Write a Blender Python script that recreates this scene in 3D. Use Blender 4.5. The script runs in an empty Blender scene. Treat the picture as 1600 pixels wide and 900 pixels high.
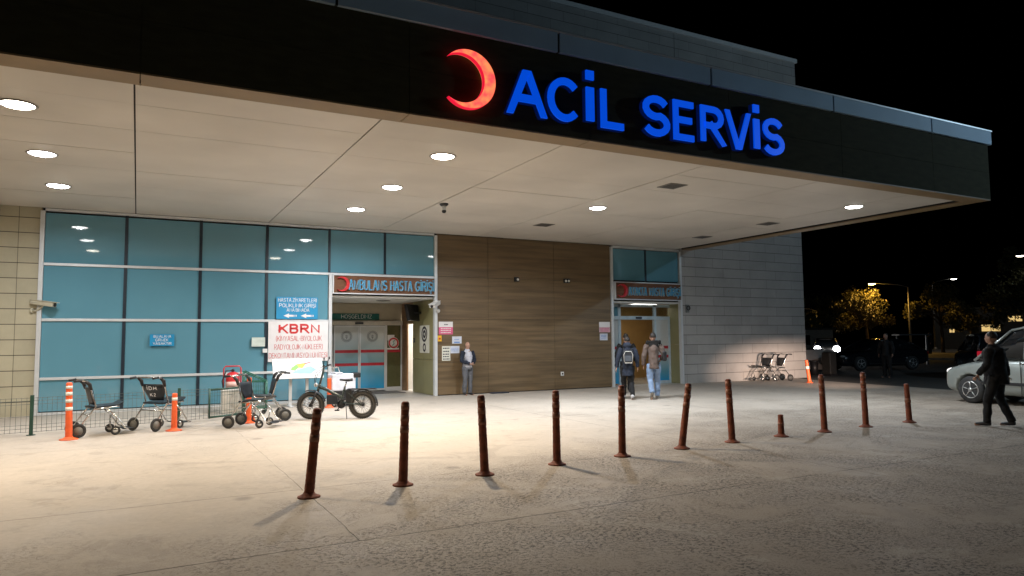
import bpy, bmesh, math, random
from math import sin, cos, pi, radians, sqrt
from mathutils import Vector, Matrix
random.seed(7)
scene = bpy.context.scene
COL = scene.collection

# ------------------------------------------------------------ camera
yaw, pitch, roll = radians(28.01), radians(4.17), radians(-0.555)
fwd = Vector((sin(yaw)*cos(pitch), cos(yaw)*cos(pitch), sin(pitch)))
rt = Vector((cos(yaw), -sin(yaw), 0)); up = rt.cross(fwd)
r2 = rt*cos(roll)+up*sin(roll); u2 = -rt*sin(roll)+up*cos(roll)
cd = bpy.data.cameras.new('camera'); cam = bpy.data.objects.new('camera', cd); COL.objects.link(cam)
m = Matrix((r2, u2, -fwd)).transposed().to_4x4(); m.translation = (0, 0, 1.6)
cam.matrix_world = m
cd.sensor_width = 36; cd.lens = 1099.3/1600*36; cd.clip_end = 2000; cd.clip_start = .05
scene.camera = cam

# ------------------------------------------------------------ world: night
w = bpy.data.worlds.new('World'); scene.world = w; w.use_nodes = True
bg = w.node_tree.nodes['Background']
sky = w.node_tree.nodes.new('ShaderNodeTexSky'); sky.sky_type = 'NISHITA'; sky.sun_disc = False
sky.sun_elevation = radians(-6); sky.sun_rotation = radians(200)
w.node_tree.links.new(sky.outputs[0], bg.inputs[0])
bg.inputs[1].default_value = 0.006
LAMP = 186.0        # watts of one canopy downlight
COOL = (.95, .97, 1.0); WARM = (1.0, .80, .55)

scene.view_settings.view_transform = 'Standard'
scene.view_settings.look = 'None'
scene.view_settings.exposure = 0.0
scene.view_settings.gamma = 1
scene.cycles.use_denoising = True
scene.cycles.max_bounces = 8
scene.cycles.diffuse_bounces = 4
scene.cycles.sample_clamp_indirect = 6
scene.cycles.use_light_tree = True

# ------------------------------------------------------------ materials
MATS = {}
def M(name, col, rough=.6, metal=0., var=.12, vs=6., bump=0., bs=60., em=None, es=0., coat=0., spec=.5, stretch=(1,1,1), trans=0., rvar=0.):
    if name in MATS: return MATS[name]
    mt = bpy.data.materials.new(name); mt.use_nodes = True
    nt = mt.node_tree; N = nt.nodes; L = nt.links; b = N['Principled BSDF']
    tc = N.new('ShaderNodeTexCoord'); mp = N.new('ShaderNodeMapping'); mp.inputs['Scale'].default_value = stretch
    L.new(tc.outputs['Object'], mp.inputs[0])
    nz = N.new('ShaderNodeTexNoise'); nz.inputs['Scale'].default_value = vs; nz.inputs['Detail'].default_value = 5
    L.new(mp.outputs[0], nz.inputs[0])
    rp = N.new('ShaderNodeValToRGB'); rp.color_ramp.elements[0].position = .3; rp.color_ramp.elements[1].position = .7
    rp.color_ramp.elements[0].color = [c*(1-var) for c in col[:3]]+[1]
    rp.color_ramp.elements[1].color = [min(1, c*(1+var)) for c in col[:3]]+[1]
    L.new(nz.outputs[0], rp.inputs[0]); L.new(rp.outputs[0], b.inputs['Base Color'])
    b.inputs['Roughness'].default_value = rough; b.inputs['Metallic'].default_value = metal
    b.inputs['Specular IOR Level'].default_value = spec; b.inputs['Coat Weight'].default_value = coat
    b.inputs['Coat Roughness'].default_value = .05
    b.inputs['Transmission Weight'].default_value = trans
    if rvar:
        mr = N.new('ShaderNodeMapRange'); mr.inputs[3].default_value = max(0, rough-rvar); mr.inputs[4].default_value = rough+rvar
        L.new(nz.outputs[0], mr.inputs[0]); L.new(mr.outputs[0], b.inputs['Roughness'])
    if bump:
        n2 = N.new('ShaderNodeTexNoise'); n2.inputs['Scale'].default_value = bs; n2.inputs['Detail'].default_value = 4
        L.new(mp.outputs[0], n2.inputs[0])
        bp = N.new('ShaderNodeBump'); bp.inputs['Strength'].default_value = bump; bp.inputs['Distance'].default_value = .02
        L.new(n2.outputs[0], bp.inputs['Height']); L.new(bp.outputs[0], b.inputs['Normal'])
    if em:
        b.inputs['Emission Color'].default_value = list(em)+[1]; b.inputs['Emission Strength'].default_value = es
    MATS[name] = mt
    return mt

def stone_mat(name, col, bw, bh, off, mortar=.10, zoff=0., xoff=0.):
    mt = bpy.data.materials.new(name); mt.use_nodes = True
    nt = mt.node_tree; N = nt.nodes; L = nt.links; b = N['Principled BSDF']
    tc = N.new('ShaderNodeTexCoord'); sp = N.new('ShaderNodeSeparateXYZ'); L.new(tc.outputs['Object'], sp.inputs[0])
    cb = N.new('ShaderNodeCombineXYZ')
    ax = N.new('ShaderNodeMath'); ax.inputs[1].default_value = xoff; L.new(sp.outputs[0], ax.inputs[0]); L.new(ax.outputs[0], cb.inputs[0])
    az = N.new('ShaderNodeMath'); az.inputs[1].default_value = zoff; L.new(sp.outputs[2], az.inputs[0]); L.new(az.outputs[0], cb.inputs[1])
    br = N.new('ShaderNodeTexBrick'); L.new(cb.outputs[0], br.inputs[0])
    br.offset = off; br.squash = 1.; br.inputs['Scale'].default_value = 1.
    br.inputs['Brick Width'].default_value = bw; br.inputs['Row Height'].default_value = bh
    br.inputs['Mortar Size'].default_value = .006; br.inputs['Mortar Smooth'].default_value = .1
    br.inputs['Color1'].default_value = [c*.93 for c in col]+[1]; br.inputs['Color2'].default_value = [c*1.06 for c in col]+[1]
    br.inputs['Mortar'].default_value = [c*mortar for c in col]+[1]; br.inputs['Bias'].default_value = 0
    nz = N.new('ShaderNodeTexNoise'); nz.inputs['Scale'].default_value = 1.3; nz.inputs['Detail'].default_value = 8; nz.inputs['Roughness'].default_value = .7
    L.new(tc.outputs['Object'], nz.inputs[0])
    mx = N.new('ShaderNodeMix'); mx.data_type = 'RGBA'; mx.blend_type = 'MULTIPLY'; mx.inputs[0].default_value = 1
    rp = N.new('ShaderNodeValToRGB'); rp.color_ramp.elements[0].position = .3; rp.color_ramp.elements[1].position = .7
    rp.color_ramp.elements[0].color = (.8, .8, .8, 1); rp.color_ramp.elements[1].color = (1, 1, 1, 1); L.new(nz.outputs[0], rp.inputs[0])
    hz = N.new('ShaderNodeTexBrick'); L.new(cb.outputs[0], hz.inputs[0]); hz.offset = 0; hz.inputs['Scale'].default_value = 1.; hz.inputs['Brick Width'].default_value = 900; hz.inputs['Row Height'].default_value = bh
    hz.inputs['Mortar Size'].default_value = .009; hz.inputs['Mortar Smooth'].default_value = .1; hz.inputs['Color1'].default_value = hz.inputs['Color2'].default_value = (1, 1, 1, 1); hz.inputs['Mortar'].default_value = (mortar*.9, mortar*.9, mortar*.9, 1)
    m0 = N.new('ShaderNodeMix'); m0.data_type = 'RGBA'; m0.blend_type = 'MULTIPLY'; m0.inputs[0].default_value = 1; L.new(br.outputs[0], m0.inputs[6]); L.new(hz.outputs[0], m0.inputs[7])
    L.new(m0.outputs[2], mx.inputs[6]); L.new(rp.outputs[0], mx.inputs[7]); L.new(mx.outputs[2], b.inputs['Base Color'])
    n2 = N.new('ShaderNodeTexNoise'); n2.inputs['Scale'].default_value = 90; n2.inputs['Detail'].default_value = 3; L.new(tc.outputs['Object'], n2.inputs[0])
    ad = N.new('ShaderNodeMath'); ad.operation = 'MULTIPLY_ADD'; ad.inputs[1].default_value = -3; L.new(br.outputs['Fac'], ad.inputs[0]); L.new(n2.outputs[0], ad.inputs[2])
    bp = N.new('ShaderNodeBump'); bp.inputs['Strength'].default_value = .35; bp.inputs['Distance'].default_value = .006
    L.new(ad.outputs[0], bp.inputs['Height']); L.new(bp.outputs[0], b.inputs['Normal'])
    b.inputs['Roughness'].default_value = .75
    MATS[name] = mt
    return mt

def concrete_mat():
    mt = bpy.data.materials.new('apron_concrete'); mt.use_nodes = True
    nt = mt.node_tree; N = nt.nodes; L = nt.links; b = N['Principled BSDF']
    tc = N.new('ShaderNodeTexCoord'); P = tc.outputs['Object']
    def noise(sc, det=5, ro=.55, vec=None, dist=0):
        n = N.new('ShaderNodeTexNoise'); n.inputs['Scale'].default_value = sc; n.inputs['Detail'].default_value = det
        n.inputs['Roughness'].default_value = ro; n.inputs['Distortion'].default_value = dist; L.new(vec or P, n.inputs[0]); return n.outputs[0]
    def math_(op, a, b_=None, c=None, clamp=False):
        n = N.new('ShaderNodeMath'); n.operation = op; n.use_clamp = clamp
        for i, v in enumerate((a, b_, c)):
            if v is None: continue
            if isinstance(v, (int, float)): n.inputs[i].default_value = v
            else: L.new(v, n.inputs[i])
        return n.outputs[0]
    def rng(v, a, b_, c=0., d=1.):
        n = N.new('ShaderNodeMapRange'); n.clamp = True; L.new(v, n.inputs[0])
        for i, q in enumerate((a, b_, c, d)): n.inputs[i+1].default_value = q
        return n.outputs[0]
    sp = N.new('ShaderNodeSeparateXYZ'); L.new(P, sp.inputs[0]); X, Y = sp.outputs[0], sp.outputs[1]
    big = noise(.22, 3); mid = noise(1.1, 6, .65); fine = noise(14, 6, .7)
    # where the screed has worn off: towards the road side (small Y), in patches
    edge = math_('ADD', Y, math_('MULTIPLY', math_('SUBTRACT', big, .5), 7.0))
    edge = math_('ADD', edge, math_('MULTIPLY', math_('SUBTRACT', mid, .5), 3.5))
    edge = math_('ADD', edge, math_('MULTIPLY', math_('SUBTRACT', 2.0, X), .38))
    worn = rng(edge, 8.2, 5.2)
    patch = rng(noise(.7, 4, .6, dist=.6), .60, .68)
    wornall = math_('MAXIMUM', worn, math_('MULTIPLY', patch, .35))
    # pits
    vo = N.new('ShaderNodeTexVoronoi'); vo.inputs['Scale'].default_value = 9; L.new(P, vo.inputs[0])
    mp = N.new('ShaderNodeMapping'); mp.inputs['Scale'].default_value = (1, 1.25, 1); mp.inputs['Rotation'].default_value = (0, 0, .5); L.new(P, mp.inputs[0])
    pn = noise(25, 5, .75, mp.outputs[0], .35)
    pits = math_('MULTIPLY', math_('MULTIPLY', rng(pn, .53, .58), wornall), rng(noise(.95, 6, .7, dist=.8), .40, .56))
    pn2 = noise(55, 3, .6, mp.outputs[0], .2)
    pits2 = math_('MULTIPLY', math_('MULTIPLY', rng(pn2, .55, .64), wornall), rng(noise(.6, 5, .7), .38, .56))
    # joints
    wob = math_('MULTIPLY', math_('SUBTRACT', noise(2.2, 4), .5), .05)
    def line(v, pos, wd):
        d = math_('ABSOLUTE', math_('SUBTRACT', math_('ADD', v, wob), pos)); return rng(d, wd*.4, wd, 1., 0.)
    j = None
    for v, pos, wd in ((Y, 5.68, .012), (Y, 7.93, .007), (Y, 1.2, .012), (Y, 12.6, .007), (X, -4.4, .009), (X, 7.6, .007), (X, 13.6, .009)):
        l = line(v, pos, wd); j = l if j is None else math_('MAXIMUM', j, l)
    lx = math_('MULTIPLY', math_('MULTIPLY', line(X, 1.62, .008), rng(Y, 5.66, 5.70)), rng(Y, 7.9, 8.3, .8, .3)); j = math_('MAXIMUM', j, lx)
    j = math_('MULTIPLY', j, rng(noise(1.7, 3), .36, .50, .25, 1.))
    # colour
    def ramp(v, c0, c1, p0=.3, p1=.7):
        r = N.new('ShaderNodeValToRGB'); r.color_ramp.elements[0].position = p0; r.color_ramp.elements[1].position = p1
        r.color_ramp.elements[0].color = list(c0)+[1]; r.color_ramp.elements[1].color = list(c1)+[1]; L.new(v, r.inputs[0]); return r.outputs[0]
    def mix(f, a, b_, bt='MIX'):
        n = N.new('ShaderNodeMix'); n.data_type = 'RGBA'; n.blend_type = bt
        if isinstance(f, (int, float)): n.inputs[0].default_value = f
        else: L.new(f, n.inputs[0])
        for i, v in ((6, a), (7, b_)):
            if isinstance(v, tuple): n.inputs[i].default_value = list(v)+[1]
            else: L.new(v, n.inputs[i])
        return n.outputs[2]
    c = ramp(mid, (.395, .345, .29), (.475, .42, .355))
    c = mix(.35, c, ramp(fine, (.31, .27, .23), (.54, .485, .42)))
    c = mix(math_('MULTIPLY', rng(big, .42, .62), .30), c, (.31, .275, .235))
    smear = noise(2.5, 6, .7, dist=1.4)
    c = mix(math_('MULTIPLY', rng(smear, .56, .64), .30), c, (.27, .24, .20))
    c = mix(math_('MULTIPLY', worn, .55), c, (.27, .218, .162))
    c = mix(math_('MULTIPLY', pits, .9), c, (.065, .052, .040))
    c = mix(math_('MULTIPLY', pits2, .7), c, (.09, .075, .06))
    c = mix(math_('MULTIPLY', j, .75), c, (.06, .05, .04))
    blot = noise(.9, 7, .75, dist=1.1)
    c = mix(math_('MULTIPLY', rng(blot, .55, .60), .28), c, (.50, .45, .385))
    c = mix(math_('MULTIPLY', rng(blot, .44, .38), .30), c, (.21, .175, .14))
    for cx_, cy_, R_ in ((14., -6., 15.2), (14., -6., 16.7), (-6., -9., 19.), (-6., -9., 20.5)):
        dx = math_('SUBTRACT', X, cx_); dy = math_('SUBTRACT', Y, cy_)
        d_ = math_('ABSOLUTE', math_('SUBTRACT', math_('SQRT', math_('ADD', math_('MULTIPLY', dx, dx), math_('MULTIPLY', dy, dy))), R_))
        c = mix(math_('MULTIPLY', math_('MULTIPLY', rng(d_, .11, .06), rng(noise(.8, 4), .45, .6)), .22), c, (.10, .09, .08))
    vo2 = N.new('ShaderNodeTexVoronoi'); vo2.inputs['Scale'].default_value = .75; L.new(P, vo2.inputs[0])
    spot = math_('MULTIPLY', rng(vo2.outputs['Distance'], .10, .04), .5)
    c = mix(spot, c, (.12, .105, .09))
    L.new(c, b.inputs['Base Color'])
    h = math_('SUBTRACT', math_('MULTIPLY', fine, .12), math_('MULTIPLY', pits, .8))
    h = math_('SUBTRACT', h, math_('MULTIPLY', pits2, .35))
    h = math_('SUBTRACT', h, math_('MULTIPLY', j, 1.2))
    h = math_('ADD', h, math_('MULTIPLY', mid, .3))
    bp = N.new('ShaderNodeBump'); bp.inputs['Strength'].default_value = .8; bp.inputs['Distance'].default_value = .012
    L.new(h, bp.inputs['Height']); L.new(bp.outputs[0], b.inputs['Normal'])
    L.new(rng(mid, .3, .7, .58, .78), b.inputs['Roughness'])
    MATS['apron_concrete'] = mt
    return mt

CONC = concrete_mat()
STONE_L = stone_mat('cream_stone', (.50, .46, .33), 1.02, .345, 0., .30, zoff=.03, xoff=21.8)
STONE_R = stone_mat('grey_stone', (.44, .42, .395), 1.35, .345, .37, .45, zoff=.03)
ASPH = M('asphalt', (.045, .045, .042), .85, var=.3, vs=3, bump=.5, bs=120)
WOOD = M('wood_laminate', (.142, .095, .048), .42, var=.28, vs=1.5, stretch=(.45, 1, 7), bump=.08, bs=12, rvar=.12)
OLIVE = M('olive_panel', (.27, .25, .12), .4, var=.08, vs=2)
BEIGE = M('beige_paint', (.44, .38, .27), .6, var=.06)
WHITE = M('white_paint', (.72, .72, .70), .5, var=.04)
CEIL = M('soffit_panel', (.58, .54, .485), .55, var=.09, vs=.6)
ALU = M('white_aluminium', (.62, .64, .65), .35, metal=.2, var=.05)
DARKM = M('dark_mullion', (.012, .022, .035), .35, var=.1)
TEAL = M('teal_glass', (.115, .275, .350), .035, var=.09, vs=.35, spec=.6, bump=.03, bs=.9)
FASC = M('fascia_panel', (.050, .046, .024), .85, spec=.15, var=.18, vs=3, stretch=(1, 1, 4))
PARA = M('parapet_glass', (.36, .52, .68), .6, var=.08, vs=1)
BLACK = M('black_plastic', (.014, .014, .016), .45, var=.2)
GAP = M('dark_gap', (.02, .018, .015), .9)
CHROME = M('chrome_tube', (.62, .62, .60), .22, metal=1., var=.06)
RUBBER = M('rubber', (.03, .03, .03), .8, var=.3, vs=20, bump=.3)
VINYL = M('black_vinyl', (.012, .016, .022), .38, var=.25)
ORANGE = M('orange_plastic', (.78, .12, .03), .5, var=.12, vs=12)
REFL = M('white_reflective_band', (.78, .76, .72), .4, var=.1, vs=20)
RUST = M('dirty_rust_plastic', (.19, .050, .022), .78, var=.42, vs=9, bump=.35, bs=45)
GREENW = M('green_wire', (.02, .065, .045), .5, var=.2)
GREYW = M('galvanised_wire', (.12, .15, .14), .5, metal=.3, var=.2)
RED = M('red_paint', (.55, .03, .035), .3, var=.12)
SIGNW = M('sign_white', (.72, .70, .70), .45, var=.04)
SIGNR = M('sign_red', (.55, .025, .025), .5, var=.06)
SIGNB = M('sign_blue', (.012, .25, .48), .4, var=.06)
SKIN = M('skin', (.42, .24, .17), .5, var=.1, vs=14)

# ------------------------------------------------------------ mesh helpers
class MB:
    def __init__(s): s.bm = bmesh.new()
    def box(s, x0, y0, z0, x1, y1, z1, bev=0.):
        r = bmesh.ops.create_cube(s.bm, size=1.)
        for v in r['verts']:
            v.co = Vector(((x0+x1)/2+v.co.x*abs(x1-x0), (y0+y1)/2+v.co.y*abs(y1-y0), (z0+z1)/2+v.co.z*abs(z1-z0)))
        if bev:
            es = list({e for v in r['verts'] for e in v.link_edges})
            bmesh.ops.bevel(s.bm, geom=es, offset=bev, segments=2, affect='EDGES', profile=.5)
        return s
    def ring(s, c, u, v, ru, rv, n):
        return [s.bm.verts.new(c+u*(ru*cos(2*pi*i/n))+v*(rv*sin(2*pi*i/n))) for i in range(n)]
    def skin(s, rings, closed=True, caps=True, smooth=True):
        for a, b in zip(rings, rings[1:]):
            n = len(a)
            for i in range(n if closed else n-1):
                f = s.bm.faces.new((a[i], a[(i+1) % n], b[(i+1) % n], b[i])); f.smooth = smooth
        if caps:
            try:
                s.bm.faces.new(rings[0][::-1]); s.bm.faces.new(rings[-1])
            except ValueError: pass
    def tube(s, pts, r, n=8, caps=True):
        pts = [Vector(p) for p in pts]; m_ = len(pts)
        rs = r if isinstance(r, (list, tuple)) else [r]*m_
        rings = []; prev = None
        for i, p in enumerate(pts):
            d = (pts[min(i+1, m_-1)]-pts[max(i-1, 0)])
            if d.length < 1e-9: d = Vector((0, 0, 1))
            d.normalize()
            if prev is None:
                a = Vector((0, 0, 1)) if abs(d.z) < .9 else Vector((1, 0, 0))
                u = d.cross(a).normalized()
            else:
                u = (prev-d*prev.dot(d)).normalized()
            v = d.cross(u); prev = u
            q = rs[i]; ru, rv = q if isinstance(q, (tuple, list)) else (q, q)
            rings.append(s.ring(p, u, v, ru, rv, n))
        s.skin(rings, caps=caps); return s
    def cyl(s, p0, p1, r0, r1=None, n=16): return s.tube([p0, p1], [r0, r0 if r1 is None else r1], n)
    def lathe(s, prof, o=(0, 0, 0), n=20, axis='z'):
        o = Vector(o); rings = []
        for r, h in prof:
            r = max(r, 1e-4)
            if axis == 'z': rings.append(s.ring(o+Vector((0, 0, h)), Vector((1, 0, 0)), Vector((0, 1, 0)), r, r, n))
            elif axis == 'y': rings.append(s.ring(o+Vector((0, h, 0)), Vector((0, 0, 1)), Vector((1, 0, 0)), r, r, n))
            else: rings.append(s.ring(o+Vector((h, 0, 0)), Vector((0, 1, 0)), Vector((0, 0, 1)), r, r, n))
        s.skin(rings); return s
    def ell(s, c, rx, ry, rz, n=14, rot=None):
        r = bmesh.ops.create_uvsphere(s.bm, u_segments=n, v_segments=max(6, n//2+1), radius=1.)
        for v in r['verts']:
            q = Vector((v.co.x*rx, v.co.y*ry, v.co.z*rz))
            if rot: q = rot @ q
            v.co = q+Vector(c)
            for f in v.link_faces: f.smooth = True
        return s
    def torus(s, c, R, r, axis='y', n=28, k=10, rr=None):
        c = Vector(c); rings = []
        e1, e2, e3 = {'y': (Vector((1, 0, 0)), Vector((0, 0, 1)), Vector((0, 1, 0))), 'z': (Vector((1, 0, 0)), Vector((0, 1, 0)), Vector((0, 0, 1))), 'x': (Vector((0, 1, 0)), Vector((0, 0, 1)), Vector((1, 0, 0)))}[axis]
        for i in range(n):
            a = 2*pi*i/n; d = e1*cos(a)+e2*sin(a)
            rings.append(s.ring(c+d*R, d, e3, r, rr or r, k))
        rings.append(rings[0]); s.skin(rings, caps=False); return s
    def prism(s, poly, d0, d1, plane='xz'):
        def P(a, b, d): return {'xz': (a, d, b), 'xy': (a, b, d), 'yz': (d, a, b)}[plane]
        A = [s.bm.verts.new(P(a, b, d0)) for a, b in poly]; B = [s.bm.verts.new(P(a, b, d1)) for a, b in poly]
        n = len(poly)
        s.bm.faces.new(A); s.bm.faces.new(B[::-1])
        for i in range(n): s.bm.faces.new((A[i], B[i], B[(i+1) % n], A[(i+1) % n]))
        return s
    def quad(s, *p):
        s.bm.faces.new([s.bm.verts.new(q) for q in p]); return s
    def mesh(s, name):
        bmesh.ops.recalc_face_normals(s.bm, faces=s.bm.faces[:])
        me = bpy.data.meshes.new(name); s.bm.to_mesh(me); s.bm.free(); return me
    def build(s, name, mat, parent=None, world=False, mods=None, label=None):
        me = s.mesh(name)
        if mods: me = evaluated(me, mods)
        return addobj(name, me, mat, parent, world, label)

FOLD = bpy.data.textures.new('folds', 'CLOUDS'); FOLD.noise_scale = .11; FOLD.noise_depth = 2
def evaluated(me, mods):
    o = bpy.data.objects.new('tmp', me); COL.objects.link(o)
    for t, kw in mods:
        md = o.modifiers.new('m', t)
        for k, v in kw.items(): setattr(md, k, v)
    bpy.context.view_layer.update()
    dg = bpy.context.evaluated_depsgraph_get()
    out = bpy.data.meshes.new_from_object(o.evaluated_get(dg), depsgraph=dg)
    bpy.data.objects.remove(o); return out

def addobj(name, me, mat, parent=None, world=False, label=None):
    me.materials.clear(); me.materials.append(mat)
    o = bpy.data.objects.new(name, me); COL.objects.link(o)
    if parent:
        o.parent = parent
        if world:
            root = parent
            o.matrix_parent_inverse = mw(root).inverted()
    if label: o['label'] = label
    return o
def mw(o):
    return (mw(o.parent) @ o.matrix_parent_inverse @ o.matrix_basis) if o.parent else o.matrix_basis.copy()

def tag(o, label, cat, group=None):
    o['label'] = label; o['category'] = cat
    if group: o['group'] = group
    return o
def thing(name, label, cat, loc=(0, 0, 0), rz=0., group=None):
    o = bpy.data.objects.new(name, None); COL.objects.link(o); o.empty_display_size = .2
    o.location = loc; o.rotation_euler = (0, 0, rz)
    o.matrix_basis = Matrix.Translation(loc) @ Matrix.Rotation(rz, 4, 'Z')
    return tag(o, label, cat, group)
def struct(o): o['kind'] = 'structure'; return o
def kids(o): return [c for c in bpy.data.objects if c.parent == o]
def dup(o, loc, rz, label, group=None, par=None):
    c = o.copy(); COL.objects.link(c)
    if par is None:
        c.location = loc; c.rotation_euler = (0, 0, rz); c['label'] = label
        if group: c['group'] = group
    else: c.parent = par
    for ch in kids(o):
        if ch is not c: dup(ch, None, None, None, par=c)
    return c

# lettering: every character is drawn from strokes --------------------
def _arc(cx, cy, rx, ry, a0, a1, n=10): return [(cx+rx*cos(radians(a0+(a1-a0)*i/n)), cy+ry*sin(radians(a0+(a1-a0)*i/n))) for i in range(n+1)]
_S = _arc(.5, .74, .48, .26, 25, 270, 12)+_arc(.5, .26, .5, .26, 90, -155, 12)[1:]
GL = {
 'A': (.95, [[(0, 0), (.44, 1), (.56, 1), (1, 0)], [(.2, .34), (.8, .34)]]), 'B': (.85, [[(0, 0), (0, 1), (.6, 1)]+_arc(.6, .77, .34, .23, 90, -90, 8)[1:]+[(0, .54)], [(.6, .54)]+_arc(.62, .27, .38, .27, 90, -90, 8)+[(0, 0)]]),
 'C': (.95, [_arc(.52, .5, .52, .5, 42, 318, 22)]), 'D': (.92, [[(0, 0), (0, 1), (.45, 1)]+_arc(.45, .5, .55, .5, 90, -90, 12)[1:]+[(0, 0)]]),
 'E': (.78, [[(1, 1), (0, 1), (0, 0), (1, 0)], [(0, .52), (.9, .52)]]), 'G': (1., [_arc(.52, .5, .52, .5, 45, 330, 20)+[(1, .44), (.58, .44)]]),
 'H': (.88, [[(0, 0), (0, 1)], [(1, 0), (1, 1)], [(0, .52), (1, .52)]]), 'I': (.0, [[(.5, 0), (.5, 1)]]), 'J': (.62, [[(1, 1), (1, .28)]+_arc(.5, .28, .5, .28, 0, -180, 10)[1:]]),
 'K': (.88, [[(0, 0), (0, 1)], [(.95, 1), (.03, .36)], [(.33, .57), (1, 0)]]), 'L': (.75, [[(0, 1), (0, 0), (1, 0)]]), 'M': (1.05, [[(0, 0), (0, 1), (.5, .1), (1, 1), (1, 0)]]),
 'N': (.9, [[(0, 0), (0, 1), (1, 0), (1, 1)]]), 'O': (1., [_arc(.5, .5, .5, .5, 90, 450, 26)]), 'P': (.82, [[(0, 0), (0, 1), (.6, 1)]+_arc(.6, .73, .4, .27, 90, -90, 8)[1:]+[(0, .46)]]),
 'R': (.88, [[(0, 0), (0, 1), (.58, 1)]+_arc(.58, .75, .38, .25, 90, -90, 8)[1:]+[(0, .5)], [(.48, .48), (1, 0)]]), 'S': (.85, [_S]), 'T': (.85, [[(0, 1), (1, 1)], [(.5, .95), (.5, 0)]]),
 'U': (.9, [[(0, 1), (0, .34)]+_arc(.5, .34, .5, .34, 180, 360, 12)[1:]+[(1, 1)]]), 'V': (.92, [[(0, 1), (.44, 0), (.56, 0), (1, 1)]]), 'Y': (.9, [[(0, 1), (.5, .46), (1, 1)], [(.5, .5), (.5, 0)]]), 'Z': (.8, [[(0, 1), (1, 1), (0, 0), (1, 0)]]),
 'X': (.9, [[(0, 1), (1, 0)], [(0, 0), (1, 1)]]), '2': (.75, [_arc(.5, .72, .46, .28, 160, -30, 9)+[(0, 0), (1, 0)]]), '(': (.25, [[(1, 1.1), (.1, .75), (.1, .2), (1, -.15)]]), ')': (.25, [[(0, 1.1), (.9, .75), (.9, .2), (0, -.15)]]),
 '-': (.35, [[(0, .42), (1, .42)]]), '.': (0., [[(.5, 0), (.5, .06)]]), ' ': (.22, []),
}
def stroke(bm, pts, th, y0, y1):
    """flat band of width th along pts (in XZ), between the planes y0 (back) and y1 (front)"""
    pts = [Vector(p) for p in pts]; n = len(pts); closed = (pts[0]-pts[-1]).length < 1e-6
    if closed: pts = pts[:-1]; n -= 1
    Lf, Rt = [], []
    for i in range(n):
        a = pts[(i-1) % n] if (i > 0 or closed) else None; c = pts[(i+1) % n] if (i < n-1 or closed) else None; p = pts[i]
        d0 = (p-a).normalized() if a is not None else (c-p).normalized(); d1 = (c-p).normalized() if c is not None else d0
        n0 = Vector((-d0.y, d0.x)); n1 = Vector((-d1.y, d1.x)); m_ = n0+n1
        if m_.length < .35: m_ = n0*1.0; k = 1
        else: m_.normalize(); k = min(1/max(m_.dot(n0), .3), 1.9)
        Lf.append(p+m_*th/2*k); Rt.append(p-m_*th/2*k)
    vs = [[bm.verts.new((q.x, y, q.y)) for q in L_] for y in (y0, y1) for L_ in (Lf, Rt)]
    rng_ = range(n if closed else n-1)
    for i in rng_:
        j = (i+1) % n
        for f in ((vs[2][i], vs[3][i], vs[3][j], vs[2][j]), (vs[0][i], vs[2][i], vs[2][j], vs[0][j]), (vs[1][i], vs[1][j], vs[3][j], vs[3][i]), (vs[0][i], vs[0][j], vs[1][j], vs[1][i])): bm.faces.new(f)
    if not closed:
        for i in (0, n-1): bm.faces.new((vs[0][i], vs[1][i], vs[3][i], vs[2][i]))
def add_text(mb, body, x0, z0, x1, z1, y, depth=.004, bold=.03, th=None, grow=0.):
    """text in the rectangle x0..x1, z0..z1 (cap height) of the plane y, facing -Y, raised by depth"""
    H_ = z1-z0; t_ = (th or .17)*H_; gap = .35*t_/H_+.10
    base = {'İ': ('I', 'dot'), 'Ş': ('S', 'ced'), 'Ü': ('U', 'uml'), 'Ğ': ('G', None)}
    tot = sum(GL[base.get(c, (c,))[0]][0]+(t_/H_ if c != ' ' else 0)+gap for c in body)-gap
    sx = (x1-x0)/tot; x = x0; tw = min(t_, t_*1.0)
    k = 0
    for c in body:
        g_, mark = base.get(c, (c, None)); w_, st_ = GL[g_]; W_ = w_*sx; ad = (t_/H_)*sx
        off = min(tw, ad)  # stroke width fits its slot
        for pl in st_:
            k += 1; e = (k % 5)*.0002
            pts = [(x+ad/2+px*W_, z0+off/2+pz*(H_-off)) for px, pz in pl]
            if g_ in 'AVKRYMNXZ' and len(pts) > 1:
                for i0, i1 in ((0, 1), (-1, -2)):
                    a_, b2 = Vector(pts[i0]), Vector(pts[i1]); dd = (a_-b2).normalized()
                    if .05 < abs(dd.x) and abs(dd.y) > .3: pts[i0] = tuple(a_+dd*off*.75)
            nv = len(mb.bm.verts); stroke(mb.bm, pts, off*(.8 if g_ in 'MN' else 1)+grow, y, y-depth-e); mb.bm.verts.ensure_lookup_table()
            if g_ in 'AVKRYMNXZ':
                for v in mb.bm.verts[nv:]: v.co.z = min(max(v.co.z, z0-grow/2), z1+grow/2)
        xc = x+ad/2+W_/2
        if mark == 'dot': mb.box(xc-off/2-grow/2, y-depth, z1+H_*.07, xc+off/2+grow/2, y, z1+H_*.07+off+grow/2)
        if mark == 'uml':
            for s_ in (-1, 1): mb.box(xc+s_*W_*.25-off/2, y-depth, z1+H_*.07, xc+s_*W_*.25+off/2, y, z1+H_*.07+off*.8)
        if mark == 'ced': stroke(mb.bm, [(xc, z0+.02*H_), (xc, z0-.09*H_), (xc+off*.7, z0-.15*H_), (xc, z0-.22*H_)], off*.55, y, y-depth*.9)
        x += (w_+(t_/H_ if c != ' ' else 0)+gap)*sx
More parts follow.
